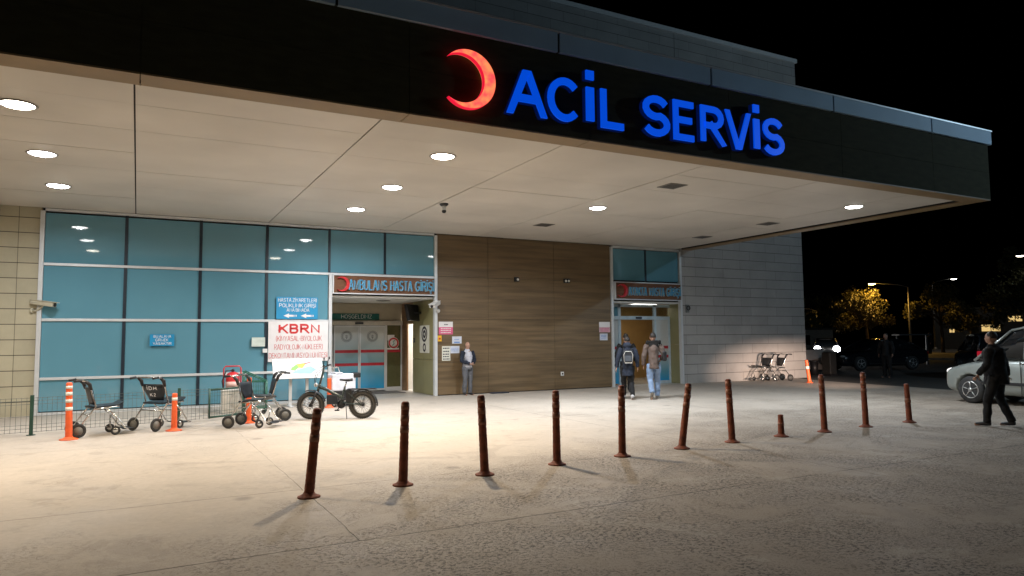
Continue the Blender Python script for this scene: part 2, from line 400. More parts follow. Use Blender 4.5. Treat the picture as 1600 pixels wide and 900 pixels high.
def crescent(mb, cx, cz, R, ic, ir, y0, y1, n=40):
    """outer circle (cx,cz,R) minus the inner circle (ic,cz,ir) open to the left"""
    d = ic-cx
    xi = (R*R-ir*ir+d*d)/(2*d); h = sqrt(max(R*R-xi*xi, 0))
    a = math.atan2(h, xi); b = math.atan2(h, xi-d)
    O = [(cx+R*cos(-a+2*a*i/n), cz+R*sin(-a+2*a*i/n)) for i in range(n+1)]
    I = [(ic+ir*cos(-b+2*b*i/n), cz+ir*sin(-b+2*b*i/n)) for i in range(n+1)]
    bm = mb.bm
    f = [[bm.verts.new((p[0], y, p[1])) for p in L_] for y in (y0, y1) for L_ in (O, I)]
    for i in range(n):
        for q in ((f[0][i], f[0][i+1], f[1][i+1], f[1][i]), (f[2][i], f[3][i], f[3][i+1], f[2][i+1]),
                  (f[0][i], f[2][i], f[2][i+1], f[0][i+1]), (f[1][i], f[1][i+1], f[3][i+1], f[3][i])):
            bm.faces.new(q)
    return mb

D = 19.04; S = 4.70; DF = 9.0
# ============================================================ GROUND
g = MB(); g.quad((-250, -120, -.006), (300, -120, -.006), (300, 330, -.006), (-250, 330, -.006))
struct(g.build('road', ASPH))
g = MB()
edge = [(-40, -12), (19.2, -12), (19.6, 4), (20.6, 9), (21.1, 12.6), (21.9, 17.5), (22.6, D), (-40, D)]
g.prism(edge, -.005, 0., 'xy')
struct(g.build('ground', CONC))
g = MB(); g.box(46, -40, -.006, 46.2, 120, .12); g.box(46.2, -40, -.006, 60, 120, .11)
struct(g.build('pavement', M('paving', (.16, .15, .13), .8, var=.25, vs=2, bump=.3, bs=20)))

# ============================================================ BUILDING
B = thing('hospital_building', 'two-tone hospital building with teal glass wall, wood panels, cut stone and a deep white canopy', 'building', (0, D, 0))
def part(mb, name, mat, parent=None, label=None): return mb.build(name, mat, parent or B, world=True, label=label)
m_ = MB(); m_.box(-24, D, 0, -1.99, D+.4, S+.6); part(m_, 'stone_wall', STONE_L, label='cream stone wall at the left end')
m_ = MB(); m_.box(16.87, D, 0, 23.14, D+.4, 12.6); part(m_, 'stone_wall', STONE_R, label='grey stone wall beside the outpatient entrance')
m_ = MB(); m_.box(22.74, D+.4, 0, 23.14, 44, 12.6); part(m_, 'stone_wall', STONE_R)
m_ = MB(); m_.box(-24, D+.01, 6., 16.86, D+.4, 12.6); part(m_, 'upper_wall', STONE_R)
m_ = MB(); m_.box(-24, D-.07, 12.6, 23.22, D+.45, 12.76, .01); m_.box(22.7, D+.45, 12.6, 23.22, 44, 12.76); part(m_, 'coping', WHITE)
m_ = MB(); m_.box(-24, D+.42, 12.3, 22.7, 44, 12.5); part(m_, 'roof', ASPH)
# teal glazing
cols = [-1.95, -.29, 1.34, 2.92, 4.53]; rows = [.05, .81, 2.14, 3.41, 4.62]
def pane(x0, x1, z0, z1, y=D):
    p = MB(); p.box(x0+.012, y-.02, z0+.012, x1-.012, y+.02, z1-.012)
    a_, b_ = random.uniform(-.004, .004), random.uniform(-.003, .003)   # no two panes are set quite parallel
    for v in p.bm.verts: v.co.y += (v.co.x-(x0+x1)/2)*a_+(v.co.z-(z0+z1)/2)*b_
    part(p, 'glass_panel', TEAL)
for i in range(4):
    for j in range(4): pane(cols[i]+.02, cols[i+1]-.02, rows[j]+.02, rows[j+1]-.02)
pane(4.55, 6.06, 3.44, 4.62); pane(6.10, 7.56, 3.44, 4.62); pane(13.92, 15.27, 3.53, 4.60); pane(15.31, 16.74, 3.53, 4.60)
for q in ((-1.97, D+.06, 0, 4.5, D+.25, 4.7), (4.5, D+.06, 2.86, 7.62, D+.25, 4.7), (13.86, D+.06, 2.86, 16.85, D+.25, 4.7)): bk = MB(); bk.box(*q); part(bk, 'backing_wall', GAP)
for x in cols[1:4]:
    p = MB(); p.box(x-.035, D-.045, .05, x+.035, D+.05, 4.63); part(p, 'mullion', DARKM)
for x, z0 in ((4.53, 3.44), (6.08, 3.44), (15.29, 3.53)):
    p = MB(); p.box(x-.03, D-.045, z0, x+.03, D+.05, 4.63); part(p, 'mullion', DARKM)
for x, a, b_ in ((-1.97, 0, 4.63), (4.56, 0, 3.38), (7.60, 0, 4.64), (13.86, 0, 4.64), (16.82, 0, 4.62)):
    p = MB(); p.box(x-.045, D-.07, a, x+.045, D+.06, b_, .004); part(p, 'frame_post', ALU)
for z in rows[1:4]:
    p = MB(); p.box(-1.925, D-.06, z-.03, 4.51 if z < 3 else 7.55, D+.03, z+.03, .004); part(p, 'transom', ALU)
p = MB(); p.box(-1.925, D-.06, 0, 4.51, D+.05, .06); part(p, 'sill', ALU)
p = MB(); p.box(-1.925, D-.06, 4.632, 7.55, D+.05, 4.69); part(p, 'head_frame', ALU)
p = MB(); p.box(13.91, D-.06, 4.612, 16.77, D+.05, 4.69); part(p, 'head_frame', ALU)
# wood wall: boards with open joints over a dark backing
p = MB(); p.box(7.645, D+.02, 0, 13.815, D+.3, 4.7); part(p, 'backing_wall', GAP)
zj = [.02, .95, 2.20, 3.45, 4.69]; xj = [7.65, 9.30, 11.62, 13.81]
p = MB()
for i in range(3):
    for j in range(4): p.box(xj[i]+.004, D-.02, zj[j]+.004, xj[i+1]-.004, D+.015, zj[j+1]-.004)
part(p, 'wood_wall', WOOD)

# --- ambulance entrance recess
YB = 21.94
p = MB(); p.box(4.2, D+.26, 0, 4.5, YB+.2, 2.86); part(p, 'recess_wall', BEIGE)
p = MB()
for a, b_ in ((D+.07, 20.02), (20.03, 20.92)):
    p.box(7.6, a, .01, 7.68, b_-.005, 1.02); p.box(7.6, a, 1.03, 7.68, b_-.005, 2.79)
part(p, 'recess_wall', OLIVE, label='olive side wall of the ambulance entrance')
p = MB(); p.box(7.6, 21.57, 0, 7.68, YB, 2.79); p.box(7.6, 20.92, 2.12, 7.68, 21.57, 2.79); part(p, 'recess_wall', M('brown_panel', (.24, .14, .07), .5, var=.2, vs=3, stretch=(1, 1, 6)))
p = MB(); p.box(4.5, D+.05, 2.79, 7.6, YB, 2.84); part(p, 'recess_ceiling', WHITE)
p = MB(); p.box(4.5, YB+.06, 2.12, 7.68, YB+.2, 2.79); part(p, 'back_wall', BEIGE)
p = MB(); p.box(4.5, YB-.10, 2.09, 7.59, YB+.05, 2.23, .006); part(p, 'door_header', M('pale_aluminium', (.52, .49, .42), .4, metal=.1))
p = MB(); p.box(6.02, YB-.16, 2.12, 6.28, YB-.105, 2.18, .01); part(p, 'door_sensor', BLACK)
p = MB(); p.lathe([(.001, 2.782), (.20, 2.782), (.22, 2.789), (.001, 2.789)], (6.48, 20.4, 0), n=24); part(p, 'ceiling_vent', GAP)
# lit corridor behind the side door
p = MB()
for q in ((7.7, 20.6, -.02, 9.6, 22.2, 0), (9.6, 20.6, 0, 9.7, 22.2, 2.5), (7.7, 20.5, 0, 9.6, 20.6, 2.5), (7.7, 22.2, 0, 9.6, 22.3, 2.5), (7.7, 20.6, 2.5, 9.6, 22.2, 2.55)): p.box(*q)
part(p, 'corridor', WHITE)
p = MB(); p.box(7.62, 21.50, .01, 7.66, 21.565, 2.10); p.box(7.66, 20.95, .01, 8.25, 20.99, 2.10, .004); part(p, 'side_door', M('brown_door', (.30, .17, .08), .4))
ld = bpy.data.lights.new('corridor_light', 'AREA'); ld.shape = 'RECTANGLE'; ld.size = .8; ld.size_y = .8; ld.energy = 55; ld.color = (1, .9, .78)
lo = bpy.data.objects.new('corridor_light', ld); COL.objects.link(lo); lo.matrix_basis = Matrix.Translation((8.6, 21.3, 2.48)); lo.parent = B; lo.matrix_parent_inverse = mw(B).inverted()

def grad_glass(name, z_lo, z_hi):
    mt = bpy.data.materials.new(name); mt.use_nodes = True; nt = mt.node_tree; N = nt.nodes; L = nt.links; b = N['Principled BSDF']
    tc = N.new('ShaderNodeTexCoord'); sp = N.new('ShaderNodeSeparateXYZ'); L.new(tc.outputs['Object'], sp.inputs[0])
    mr = N.new('ShaderNodeMapRange'); mr.inputs[1].default_value = z_lo; mr.inputs[2].default_value = z_hi; L.new(sp.outputs[2], mr.inputs[0])
    nz = N.new('ShaderNodeTexNoise'); nz.inputs['Scale'].default_value = 3; L.new(tc.outputs['Object'], nz.inputs[0])
    ad = N.new('ShaderNodeMath'); ad.operation = 'MULTIPLY_ADD'; ad.inputs[1].default_value = .08; L.new(nz.outputs[0], ad.inputs[0]); L.new(mr.outputs[0], ad.inputs[2])
    r = N.new('ShaderNodeValToRGB'); e = r.color_ramp.elements; e[0].color = (.01, .30, .60, 1); e[1].color = (.55, .57, .56, 1); e[0].position = .04
    x = e.new(.35); x.color = (.11, .33, .44, 1)
    L.new(ad.outputs[0], r.inputs[0]); L.new(r.outputs[0], b.inputs['Base Color']); b.inputs['Roughness'].default_value = .12
    MATS[name] = mt; return mt
FROST = grad_glass('printed_glass', .05, 1.9)
def emblem(mb, cx, cz, R, y):
    mb.torus((cx, y, cz), R, .006, 'y', 30, 6, .003); mb.torus((cx, y, cz), R*.62, .004, 'y', 26, 6, .003)
    for i in range(26):
        a = 2*pi*i/26; mb.box(cx+R*.8*cos(a)-.012, y-.002, cz+R*.8*sin(a)-.014, cx+R*.8*cos(a)+.012, y+.002, cz+R*.8*sin(a)+.014)
    mb.box(cx-.008, y-.003, cz-R*.5, cx+.008, y+.003, cz+R*.3)
    for s_ in (-1, 1): mb.tube([(cx, y, cz-R*.35), (cx+s_*R*.25, y, cz-R*.1), (cx+s_*R*.1, y, cz+R*.12), (cx+s_*R*.32, y, cz+R*.28)], .006, 5)
GREYP = M('grey_print', (.17, .18, .18), .5)
def leaf(x0, x1, y, z1, stripes, em=None):
    dr = MB(); w_ = .035
    dr.box(x0, y-.03, .03, x0+w_, y+.03, z1); dr.box(x1-w_, y-.03, .03, x1, y+.03, z1); dr.box(x0+w_, y-.03, .03, x1-w_, y+.03, .09); dr.box(x0+w_, y-.03, z1-.05, x1-w_, y+.03, z1)
    d_ = part(dr, 'sliding_door', ALU)
    gl = MB(); gl.box(x0+w_, y-.008, .09, x1-w_, y+.008, z1-.05); part(gl, 'door_glass', FROST, d_)
    for z in stripes:
        s_ = MB(); s_.box(x0+w_, y-.012, z-.045, x1-w_, y-.009, z+.045); part(s_, 'red_stripe', M('stripe_red', (.42, .015, .03), .4), d_)
    if em:
        e_ = MB(); emblem(e_, (x0+x1)/2, em, .17, y-.012); part(e_, 'emblem', GREYP, d_)
leaf(4.62, 5.36, YB, 2.08, (1.27, .86)); leaf(5.37, 6.17, YB-.05, 2.08, (1.27, .86), 1.74); leaf(6.18, 7.02, YB-.05, 2.08, (1.27, .86), 1.74)
p = MB(); p.box(7.04, YB-.03, 0, 7.09, YB+.05, 2.09); p.box(7.09, YB-.03, 0, 7.59, YB+.05, .12); p.box(7.55, YB-.03, .12, 7.59, YB+.05, 2.09)
fx = part(p, 'fixed_window', ALU)
p = MB(); p.box(7.09, YB, .12, 7.55, YB+.02, 2.09); part(p, 'pane', M('olive_reflection_glass', (.10, .10, .045), .06), fx)  # reflection of the olive side wall put into the pane's colour
p = MB(); p.box(7.09, YB-.006, 1.22, 7.55, YB-.002, 1.30); part(p, 'red_stripe', M('stripe_red', (.42, .015, .03), .4), fx)
p = MB(); p.box(7.11, YB-.008, 1.60, 7.34, YB-.003, 1.78); p.box(7.10, YB-.008, 1.31, 7.50, YB-.003, 1.36); part(p, 'notice', SIGNW, fx)
p = MB(); p.lathe([(.001, 0), (.185, 0), (.185, .004), (.001, .004)], (7.31, YB-.016, 1.52), n=28, axis='y'); part(p, 'round_badge', SIGNW, fx)
p = MB(); p.torus((7.31, YB-.018, 1.52), .145, .024, 'y', 28, 6, .003); part(p, 'badge_ring', SIGNR, fx)
p = MB(); p.tube([(7.27, YB-.018, 1.44), (7.33, YB-.018, 1.5), (7.29, YB-.018, 1.56), (7.35, YB-.018, 1.6)], .014, 5); part(p, 'badge_mark', M('badge_green', (.05, .35, .30), .5), fx)

# --- outpatient entrance recess
YC = 19.68
p = MB(); p.box(16.85, D+.07, .01, 16.93, YC+.1, 1.36); p.box(16.85, D+.07, 1.37, 16.93, YC+.1, 2.79); part(p, 'recess_wall', OLIVE, label='olive side wall of the outpatient entrance')
p = MB(); p.box(13.80, D+.3, 0, 13.86, YC, 2.86); part(p, 'recess_wall', BEIGE)
p = MB(); p.box(13.86, D+.05, 2.79, 16.85, YC, 2.84); part(p, 'recess_ceiling', WHITE)
BLUEALU = M('cool_white_aluminium', (.50, .60, .66), .35, metal=.1)
p = MB()
for x in (13.9, 14.62, 16.17): p.box(x-.05, YC-.05, 0, x+.05, YC+.05, 2.78)
p.box(13.95, YC-.05, 2.68, 16.84, YC+.05, 2.77); p.box(13.95, YC-.10, 2.24, 14.57, YC+.05, 2.36); p.box(14.57, YC-.12, 2.24, 16.22, YC+.051, 2.361); p.box(16.22, YC-.05, 2.24, 16.84, YC+.05, 2.36)
p.box(16.22, YC-.05, 0, 16.84, YC+.05, .1); p.box(16.78, YC-.05, .1, 16.84, YC+.05, 2.24)
df = part(p, 'door_frame', BLUEALU)
CLEAR = M('clear_glass', (.75, .85, .88), .02, trans=1., var=.02)
for x0, x1, z0, z1, mt in ((13.95, 14.57, .05, 2.24, FROST), (16.22, 16.78, .1, 2.24, grad_glass('printed_glass_dim', .05, 1.2)), (13.95, 14.57, 2.36, 2.68, TEAL), (14.67, 16.12, 2.36, 2.68, CLEAR), (16.22, 16.78, 2.36, 2.68, CLEAR)):
    q = MB(); q.box(x0, YC-.01, z0, x1, YC+.01, z1); part(q, 'pane', mt, df)
for x0, x1 in ((13.95, 14.57), (16.22, 16.78)):
    for z in (1.27, .95):
        q = MB(); q.box(x0+.02, YC-.016, z-.05, x1-.02, YC-.012, z+.05); part(q, 'red_stripe', M('stripe_red', (.42, .015, .03), .4), df)
q = MB(); q.box(15.25, YC-.17, 2.27, 15.5, YC-.121, 2.33, .01); part(q, 'door_sensor', DARKM, df)
# lobby
OCH = M('ochre_wall', (.33, .19, .06), .55, var=.12, vs=2)
p = MB(); p.box(13.86, 23.0, 0, 19.5, 23.1, 2.9); p.box(19.4, YC+.06, 0, 19.5, 23, 2.9); p.box(13.76, YC+.06, 0, 13.86, 23, 2.9); part(p, 'lobby_wall', OCH)
p = MB(); p.box(13.86, YC+.06, -.03, 19.4, 23., .0); part(p, 'lobby_floor', M('lobby_tile', (.38, .34, .28), .25, var=.08))
p = MB(); p.box(13.86, YC+.06, 2.86, 19.4, 23., 2.9); part(p, 'lobby_ceiling', WHITE)
p = MB(); p.box(16.25, 20.4, 2.82, 16.85, 21.0, 2.855); p.box(16.25, 21.0, 2.82, 17.4, 21.5, 2.855)
part(p, 'ceiling_panel', M('lit_panel', (.9, .9, .9), em=(1, .97, .9), es=7.))
ld = bpy.data.lights.new('lobby_light', 'AREA'); ld.size = .6; ld.energy = 10; ld.color = (1, .85, .6)
lo = bpy.data.objects.new('lobby_light', ld); COL.objects.link(lo); lo.matrix_basis = Matrix.Translation((15.8, 21.4, 2.79)); lo.parent = B; lo.matrix_parent_inverse = mw(B).inverted()
p = MB(); p.box(4.5, D, -.02, 7.7, YB+.1, 0); p.box(13.86, D, -.02, 16.85, YC+.06, 0); part(p, 'recess_floor', M('recess_tile', (.42, .40, .37), .4, var=.08))

# --- canopy
cx0, cx1, sx1 = -16.0, 17.36, 16.62
can = MB(); can.box(cx0, DF+.02, S+.02, cx1-.002, DF+.12, 6.0); fx_ = [cx0, -12.2, -9.2, -6.15, -3.1, -.05, 3.22, 6.2, 9.2, 12.2, 15.2, cx1]
for a, b_ in zip(fx_, fx_[1:]):
    for z0, z1 in ((S+.02, 5.34), (5.345, 5.998)): can.box(a+.004, DF, z0, b_-.004, DF+.019, z1)
can = part(can, 'canopy', FASC)
p = MB(); p.box(cx1-.12, DF+.12, S+.02, cx1, D-.01, 6.0); part(p, 'side_fascia', FASC, can)
p = MB(); p.box(cx0, DF+.12, 5.9, cx1-.12, D, 5.98); part(p, 'canopy_roof', ASPH, can)
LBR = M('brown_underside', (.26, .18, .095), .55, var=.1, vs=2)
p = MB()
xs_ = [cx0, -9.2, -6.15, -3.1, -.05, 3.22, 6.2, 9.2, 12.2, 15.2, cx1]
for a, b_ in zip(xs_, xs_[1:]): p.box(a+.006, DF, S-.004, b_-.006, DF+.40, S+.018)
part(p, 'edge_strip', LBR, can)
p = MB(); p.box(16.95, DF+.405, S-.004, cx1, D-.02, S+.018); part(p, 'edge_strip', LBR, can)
p = MB(); p.box(sx1+.003, DF+.42, S+.16, 16.94, D-.02, S+.2); p.box(16.93, DF+.42, S+.02, 16.95, D-.02, S+.2); part(p, 'shadow_gap', GAP, can)
yj = [DF+.405, 10.2, 11.5, 12.88, 14.27, 15.63, 17.0, 18.35, D-.03]
xj = [cx0, -12.3, -9.25, -6.2, -3.15, -.11, 2.95, 5.95, 8.98, 12.0, 15.0, sx1]
p = MB()
for i in range(len(xj)-1):
    for j in range(len(yj)-1):
        dz = random.uniform(-.0025, .0025); p.box(xj[i]+.011, yj[j]+.0045, S+dz, xj[i+1]-.011, yj[j+1]-.0045, S+.02)
part(p, 'soffit', CEIL, can)
p = MB(); p.box(cx0, DF+.41, S+.03, sx1, D-.02, S+.06); part(p, 'soffit_backing', GAP, can)
px_ = [cx0, -10.6, -7.4, -4.2, -1.0, 2.2, 5.62, 8.75, 11.95, 15.14, 17.46]
for a, b_ in zip(px_, px_[1:]):
    p = MB(); p.box(a+.02, DF-.05, 6.003, b_-.02, DF+.02, 6.31, .004); part(p, 'parapet_panel', PARA, can)
p = MB()
for a in px_[1:-1]: p.box(a-.018, DF-.03, 6.003, a+.018, DF+.04, 6.30)
part(p, 'parapet_joint', DARKM, can)
p = MB(); p.box(cx0, DF-.06, 6.311, 17.47, DF+.14, 6.34); p.box(17.40, DF+.14, 6.003, 17.46, D-.1, 6.33); part(p, 'parapet_cap', ALU, can)

# ============================================================ MAIN SIGN
sg = thing('illuminated_sign', 'big blue lit letters ACİL SERVİS with glowing red crescent on the canopy fascia', 'sign', (7, DF, 5.3))
def cres_mat():
    mt = bpy.data.materials.new('glowing_red'); mt.use_nodes = True; N = mt.node_tree.nodes; L = mt.node_tree.links; b = N['Principled BSDF']
    tc = N.new('ShaderNodeTexCoord'); nz = N.new('ShaderNodeTexNoise'); nz.inputs['Scale'].default_value = 7; nz.inputs['Detail'].default_value = 3
    L.new(tc.outputs['Object'], nz.inputs[0]); r = N.new('ShaderNodeValToRGB'); e = r.color_ramp.elements
    e[0].position = .32; e[0].color = (1, .035, .09, 1); e[1].position = .62; e[1].color = (1, .28, .10, 1)
    L.new(nz.outputs[0], r.inputs[0]); L.new(r.outputs[0], b.inputs['Emission Color']); b.inputs['Emission Strength'].default_value = 1.15
    b.inputs['Base Color'].default_value = (.5, .03, .03, 1); return mt
GR = cres_mat()
p = MB(); crescent(p, 4.060, 5.295, .422, 3.953, .360, DF-.13, DF-.03); cr_ = p.build('crescent', GR, sg, world=True)
p = MB(); crescent(p, 4.060, 5.295, .427, 3.953, .3575, DF-.123, DF-.04); p.build('crescent_edge', M('glowing_pink_edge', (.5, .02, .05), em=(1, .01, .05), es=.8), cr_, world=True)
LB = M('glowing_blue', (.01, .06, .35), .35, em=(.0, .085, .85), es=.72, var=.1)
LBS = M('blue_metal_return', (.02, .05, .16), .12, metal=.85, em=(0, .03, .35), es=.12)
SK = .985; zs_ = lambda z: 1.6+(z-1.6)*SK
for ch, a, b_ in (('A', 4.75, 5.39), ('C', 5.43, 6.03), ('İ', 6.13, 6.285), ('L', 6.41, 6.91), ('S', 7.25, 7.82), ('E', 7.90, 8.40), ('R', 8.51, 9.06), ('V', 9.11, 9.69), ('İ', 9.78, 9.925), ('S', 10.01, 10.56)):
    p = MB(); a, b_ = a*SK, b_*SK; add_text(p, ch, a, zs_(4.94), b_, zs_(5.63), DF-.13, .03, th=.215)
    lt = p.build('letter', LB, sg, world=True)
    p = MB(); add_text(p, ch, a, zs_(4.94), b_, zs_(5.63), DF-.05, .0785, th=.215, grow=.012); p.build('letter_return', LBS, lt, world=True)

# ============================================================ ENTRANCE SIGNS
def entr_sign(x0, x1, z0, z1, lines, label, lx, cR):
    t = thing('entrance_sign', label, 'sign', (x0, D-.1, z0))
    p = MB(); p.box(x0+.03, D-.11, z0+.03, x1-.03, D-.05, z1-.03); p.build('sign_board', M('sign_brown', (.17, .085, .05), .18, var=.15, vs=3, stretch=(1, 1, 6)), t, world=True)
    p = MB(); p.box(x0, D-.15, z1-.03, x1, D-.04, z1); p.box(x0, D-.15, z0, x1, D-.04, z0+.03); p.box(x0, D-.15, z0+.03, x0+.03, D-.04, z1-.03); p.box(x1-.03, D-.15, z0+.03, x1, D-.04, z1-.03)
    p.build('sign_frame', ALU, t, world=True)
    zc = (z0+z1)/2; cx = x0+.05+cR
    p = MB(); crescent(p, cx, zc, cR, cx-.055, cR*.83, D-.19, D-.12); p.build('crescent', RED, t, world=True)
    LTB = M('letter_cyan', (.06, .36, .62), .35, var=.05); LTS = M('letter_side', (.55, .62, .62), .3, metal=.3)
    for tx, a, b_ in lines:
        p = MB(); add_text(p, tx, a, zc-.15, b_, zc+.13, D-.176, .012, th=.21); q = p.build('lettering', LTB, t, world=True)
        p = MB(); add_text(p, tx, a, zc-.15, b_, zc+.13, D-.112, .062, th=.21, grow=.006); p.build('letter_return', LTS, q, world=True)
entr_sign(4.60, 7.56, 2.87, 3.40, (('AMBULANS', 5.03, 6.10), ('HASTA', 6.20, 6.84), ('GİRİŞİ', 6.93, 7.50)), 'brown entrance sign AMBULANS HASTA GİRİŞİ with red crescent above the ambulance doors', 0, .20)
entr_sign(13.92, 16.78, 2.88, 3.48, (('AYAKTA', 14.46, 15.22), ('HASTA', 15.34, 15.98), ('GİRİŞİ', 16.08, 16.70)), 'brown entrance sign AYAKTA HASTA GİRİŞİ with red crescent above the right doors', 0, .22)

def board(name, label, x0, z0, x1, z1, col, y=D-.075, th=.012, cat='sign'):
    t = thing(name, label, cat, (x0, y, z0)); p = MB(); p.box(x0, y-th, z0, x1, y, z1); p.build('board', col, t, world=True); return t
def lines(t, items, mat, y, name='lettering', bold=.035):
    p = MB()
    for tx, a, b0, b_, b1 in items: add_text(p, tx, a, b0, b_, b1, y, .002, th=.12+bold*1.4)
    return p.build(name, mat, t, world=True)
# blue visitor sign
t = board('direction_sign', 'blue sign HASTA ZİYARETLERİ with two white arrows above the KBRN board', 3.16, 2.18, 4.22, 2.76, SIGNB)
lines(t, (('HASTA ZİYARETLERİ', 3.20, 2.63, 4.19, 2.73), ('POLİKLİNİK GİRİŞİ', 3.23, 2.49, 4.17, 2.59), ('ANA BİNADA', 3.42, 2.375, 4.00, 2.465)), SIGNW, D-.0875, bold=.04)
p = MB()
for x in (3.34, 3.78):
    p.prism([(x, 2.27), (x+.14, 2.33), (x+.14, 2.295), (x+.26, 2.295), (x+.26, 2.245), (x+.14, 2.245), (x+.14, 2.21)], D-.0875, D-.090)
    p.box(x+.28, D-.090, 2.245, x+.30, D-.0875, 2.295); p.box(x+.32, D-.090, 2.245, x+.335, D-.0875, 2.295)
p.build('arrow', SIGNW, t, world=True)
# KBRN
t = board('notice_board', 'large white board KBRN in red letters on the teal glass wall', 2.97, 1.08, 4.50, 2.12, SIGNW)
lines(t, (('KBRN', 3.22, 1.80, 4.28, 2.06),), SIGNR, D-.0875, bold=.10)
lines(t, (('(KİMYASAL-BİYOLOJİK', 3.16, 1.61, 4.33, 1.745), ('RADYOLOJİK-NÜKLEER)', 3.12, 1.39, 4.36, 1.525), ('DEKONTAMİNASYON ÜNİTESİ', 2.99, 1.17, 4.48, 1.305)), SIGNR, D-.0875, bold=.03)
t = board('warning_sign', 'small blue sign BU ALANA GİRMEK YASAKTIR alone on the teal glass', .26, 1.52, .79, 1.80, SIGNB)
lines(t, (('BU ALANA', .34, 1.72, .72, 1.78), ('GİRMEK', .38, 1.63, .66, 1.70), ('YASAKTIR', .33, 1.55, .73, 1.61)), SIGNW, D-.0875, bold=.05)
t = board('wall_box', 'blank pale panel fixed on the glass left of the KBRN board', 2.57, 1.48, 2.89, 1.71, M('pale_green', (.55, .62, .56), .5), th=.03, cat='wall box')
t = board('wall_switch', 'tiny pale box on the glass beside the lower left of the KBRN board', 2.84, 1.32, 2.95, 1.42, WHITE, th=.03, cat='wall box')
t = board('welcome_sign', 'dark green HOŞGELDİNİZ sign above the ambulance sliding doors', 5.05, 2.26, 6.84, 2.46, M('sign_green', (.01, .13, .10), .35), y=YB+.055, th=.03)
lines(t, (('HOŞGELDİNİZ', 5.62, 2.30, 6.60, 2.43),), SIGNW, YB+.024, bold=.02)
MAG = M('magenta_print', (.62, .10, .22), .5); BLUP = M('blue_print', (.10, .25, .60), .5); INK = M('ink', (.03, .03, .04), .6)
def bars(t, x0, x1, zs, h, mat, y, gap=.35):
    p = MB(); random.seed(int(x0*100))
    for z in zs:
        x = x0
        while x < x1-.01:
            w_ = random.uniform(.02, .05); p.box(x, y-.002, z, min(x+w_, x1), y, z+h); x += w_+.012
    p.build('print', mat, t, world=True)
YW = D-.021
t = board('wall_notice', 'white and pink notice topmost on the wood wall near the standing man', 7.70, 1.76, 8.14, 2.13, SIGNW, y=YW, th=.006)
p = MB(); p.box(7.70, YW-.009, 1.76, 8.14, YW-.0065, 1.97); p.build('pink_field', MAG, t, world=True); bars(t, 7.76, 8.08, (1.80, 1.86, 1.915), .025, SIGNW, YW-.0095); bars(t, 7.87, 7.99, (2.03,), .03, INK, YW-.0065)
t = board('wall_notice', 'small white notice with a blue footer right above the shoulder of the standing man', 8.12, 1.49, 8.42, 1.70, M('paper', (.60, .63, .72), .6), y=YW, th=.004)
p = MB(); p.box(8.18, YW-.006, 1.51, 8.36, YW-.0045, 1.545); p.build('print', BLUP, t, world=True); bars(t, 8.19, 8.34, (1.60,), .02, BLUP, YW-.0045)
t = board('wall_notice', 'tall white list with black lines of print on the wood wall', 7.80, 1.00, 8.06, 1.42, M('paper_cream', (.68, .68, .60), .6), y=YW, th=.004)
bars(t, 7.83, 8.03, (1.34, 1.25, 1.17, 1.10, 1.03), .035, INK, YW-.0045)
t = board('wall_notice', 'pale blue sheet between the black-print list and the standing man', 8.065, 1.21, 8.35, 1.42, M('paper', (.60, .63, .72), .6), y=YW, th=.004)
bars(t, 8.09, 8.32, (1.27, 1.31, 1.35), .014, BLUP, YW-.0045)
t = board('wall_notice', 'white and pink notice on the wood wall left of the outpatient entrance', 13.33, 1.80, 13.76, 2.14, SIGNW, y=YW, th=.006)
p = MB(); p.box(13.33, YW-.009, 1.80, 13.76, YW-.0065, 1.97); p.build('pink_field', M('pale_pink', (.62, .38, .42), .5), t, world=True); bars(t, 13.38, 13.71, (1.83, 1.87, 1.915), .018, MAG, YW-.0095)
t = board('wall_notice', 'small blueish sheet under the pink notice left of the outpatient entrance', 13.35, 1.54, 13.66, 1.76, M('paper', (.60, .63, .72), .6), y=YW, th=.004)
bars(t, 13.40, 13.60, (1.60, 1.65, 1.69), .018, BLUP, YW-.0045)
t = board('button_box', 'yellow call button box on the wood wall below the camera', 7.655, 1.56, 7.77, 1.73, M('yellow_plastic', (.75, .42, .03), .4), y=YW, th=.05, cat='button box')
p = MB(); p.lathe([(.001, -.015), (.03, -.015), (.03, 0), (.001, 0)], (7.712, YW-.05, 1.64), 14, 'y'); p.build('button', RED, t, world=True)
t = board('wall_socket', 'small white socket low on the wood wall', 11.83, .44, 11.93, .56, WHITE, y=YW, th=.03, cat='socket')
p = MB(); p.lathe([(.001, -.004), (.03, -.004), (.03, 0), (.001, 0)], (11.88, YW-.03, .5), 14, 'y'); p.build('socket_face', BLACK, t, world=True)
# tall poster on the olive side wall
t = thing('wall_poster', 'tall white poster with black oval symbol on the olive side wall of the entrance', 'poster', (7.6, 19.9, 1.7))
p = MB(); p.box(7.590, 19.50, 1.22, 7.5985, 20.28, 2.04); p.build('sheet', M('paper_cream', (.68, .68, .60), .6), t, world=True)
p = MB()
p.torus((7.588, 19.89, 1.78), .20, .035, 'x', 24, 6, .0015); p.torus((7.588, 19.89, 1.78), .085, .04, 'x', 18, 6, .0015); p.torus((7.588, 19.89, 1.38), .10, .03, 'x', 18, 6, .0015)
p.build('print', INK, t, world=True)
t = thing('wall_monitor', 'dark tilted monitor high on the olive side wall of the ambulance entrance', 'monitor', (7.6, 20.2, 2.4))
p = MB(); p.bm.verts.new((0, 0, 0)); p.bm.verts.remove(p.bm.verts[:][0]) if False else None
p = MB(); p.box(-.05, -.36, -.25, .05, .36, .25, .015); scr = p.build('monitor_body', BLACK, t); scr.matrix_basis = Matrix.Translation((-.27, 0, .03)) @ Matrix.Rotation(radians(-48), 4, 'Z') @ Matrix.Rotation(radians(-12), 4, 'Y')
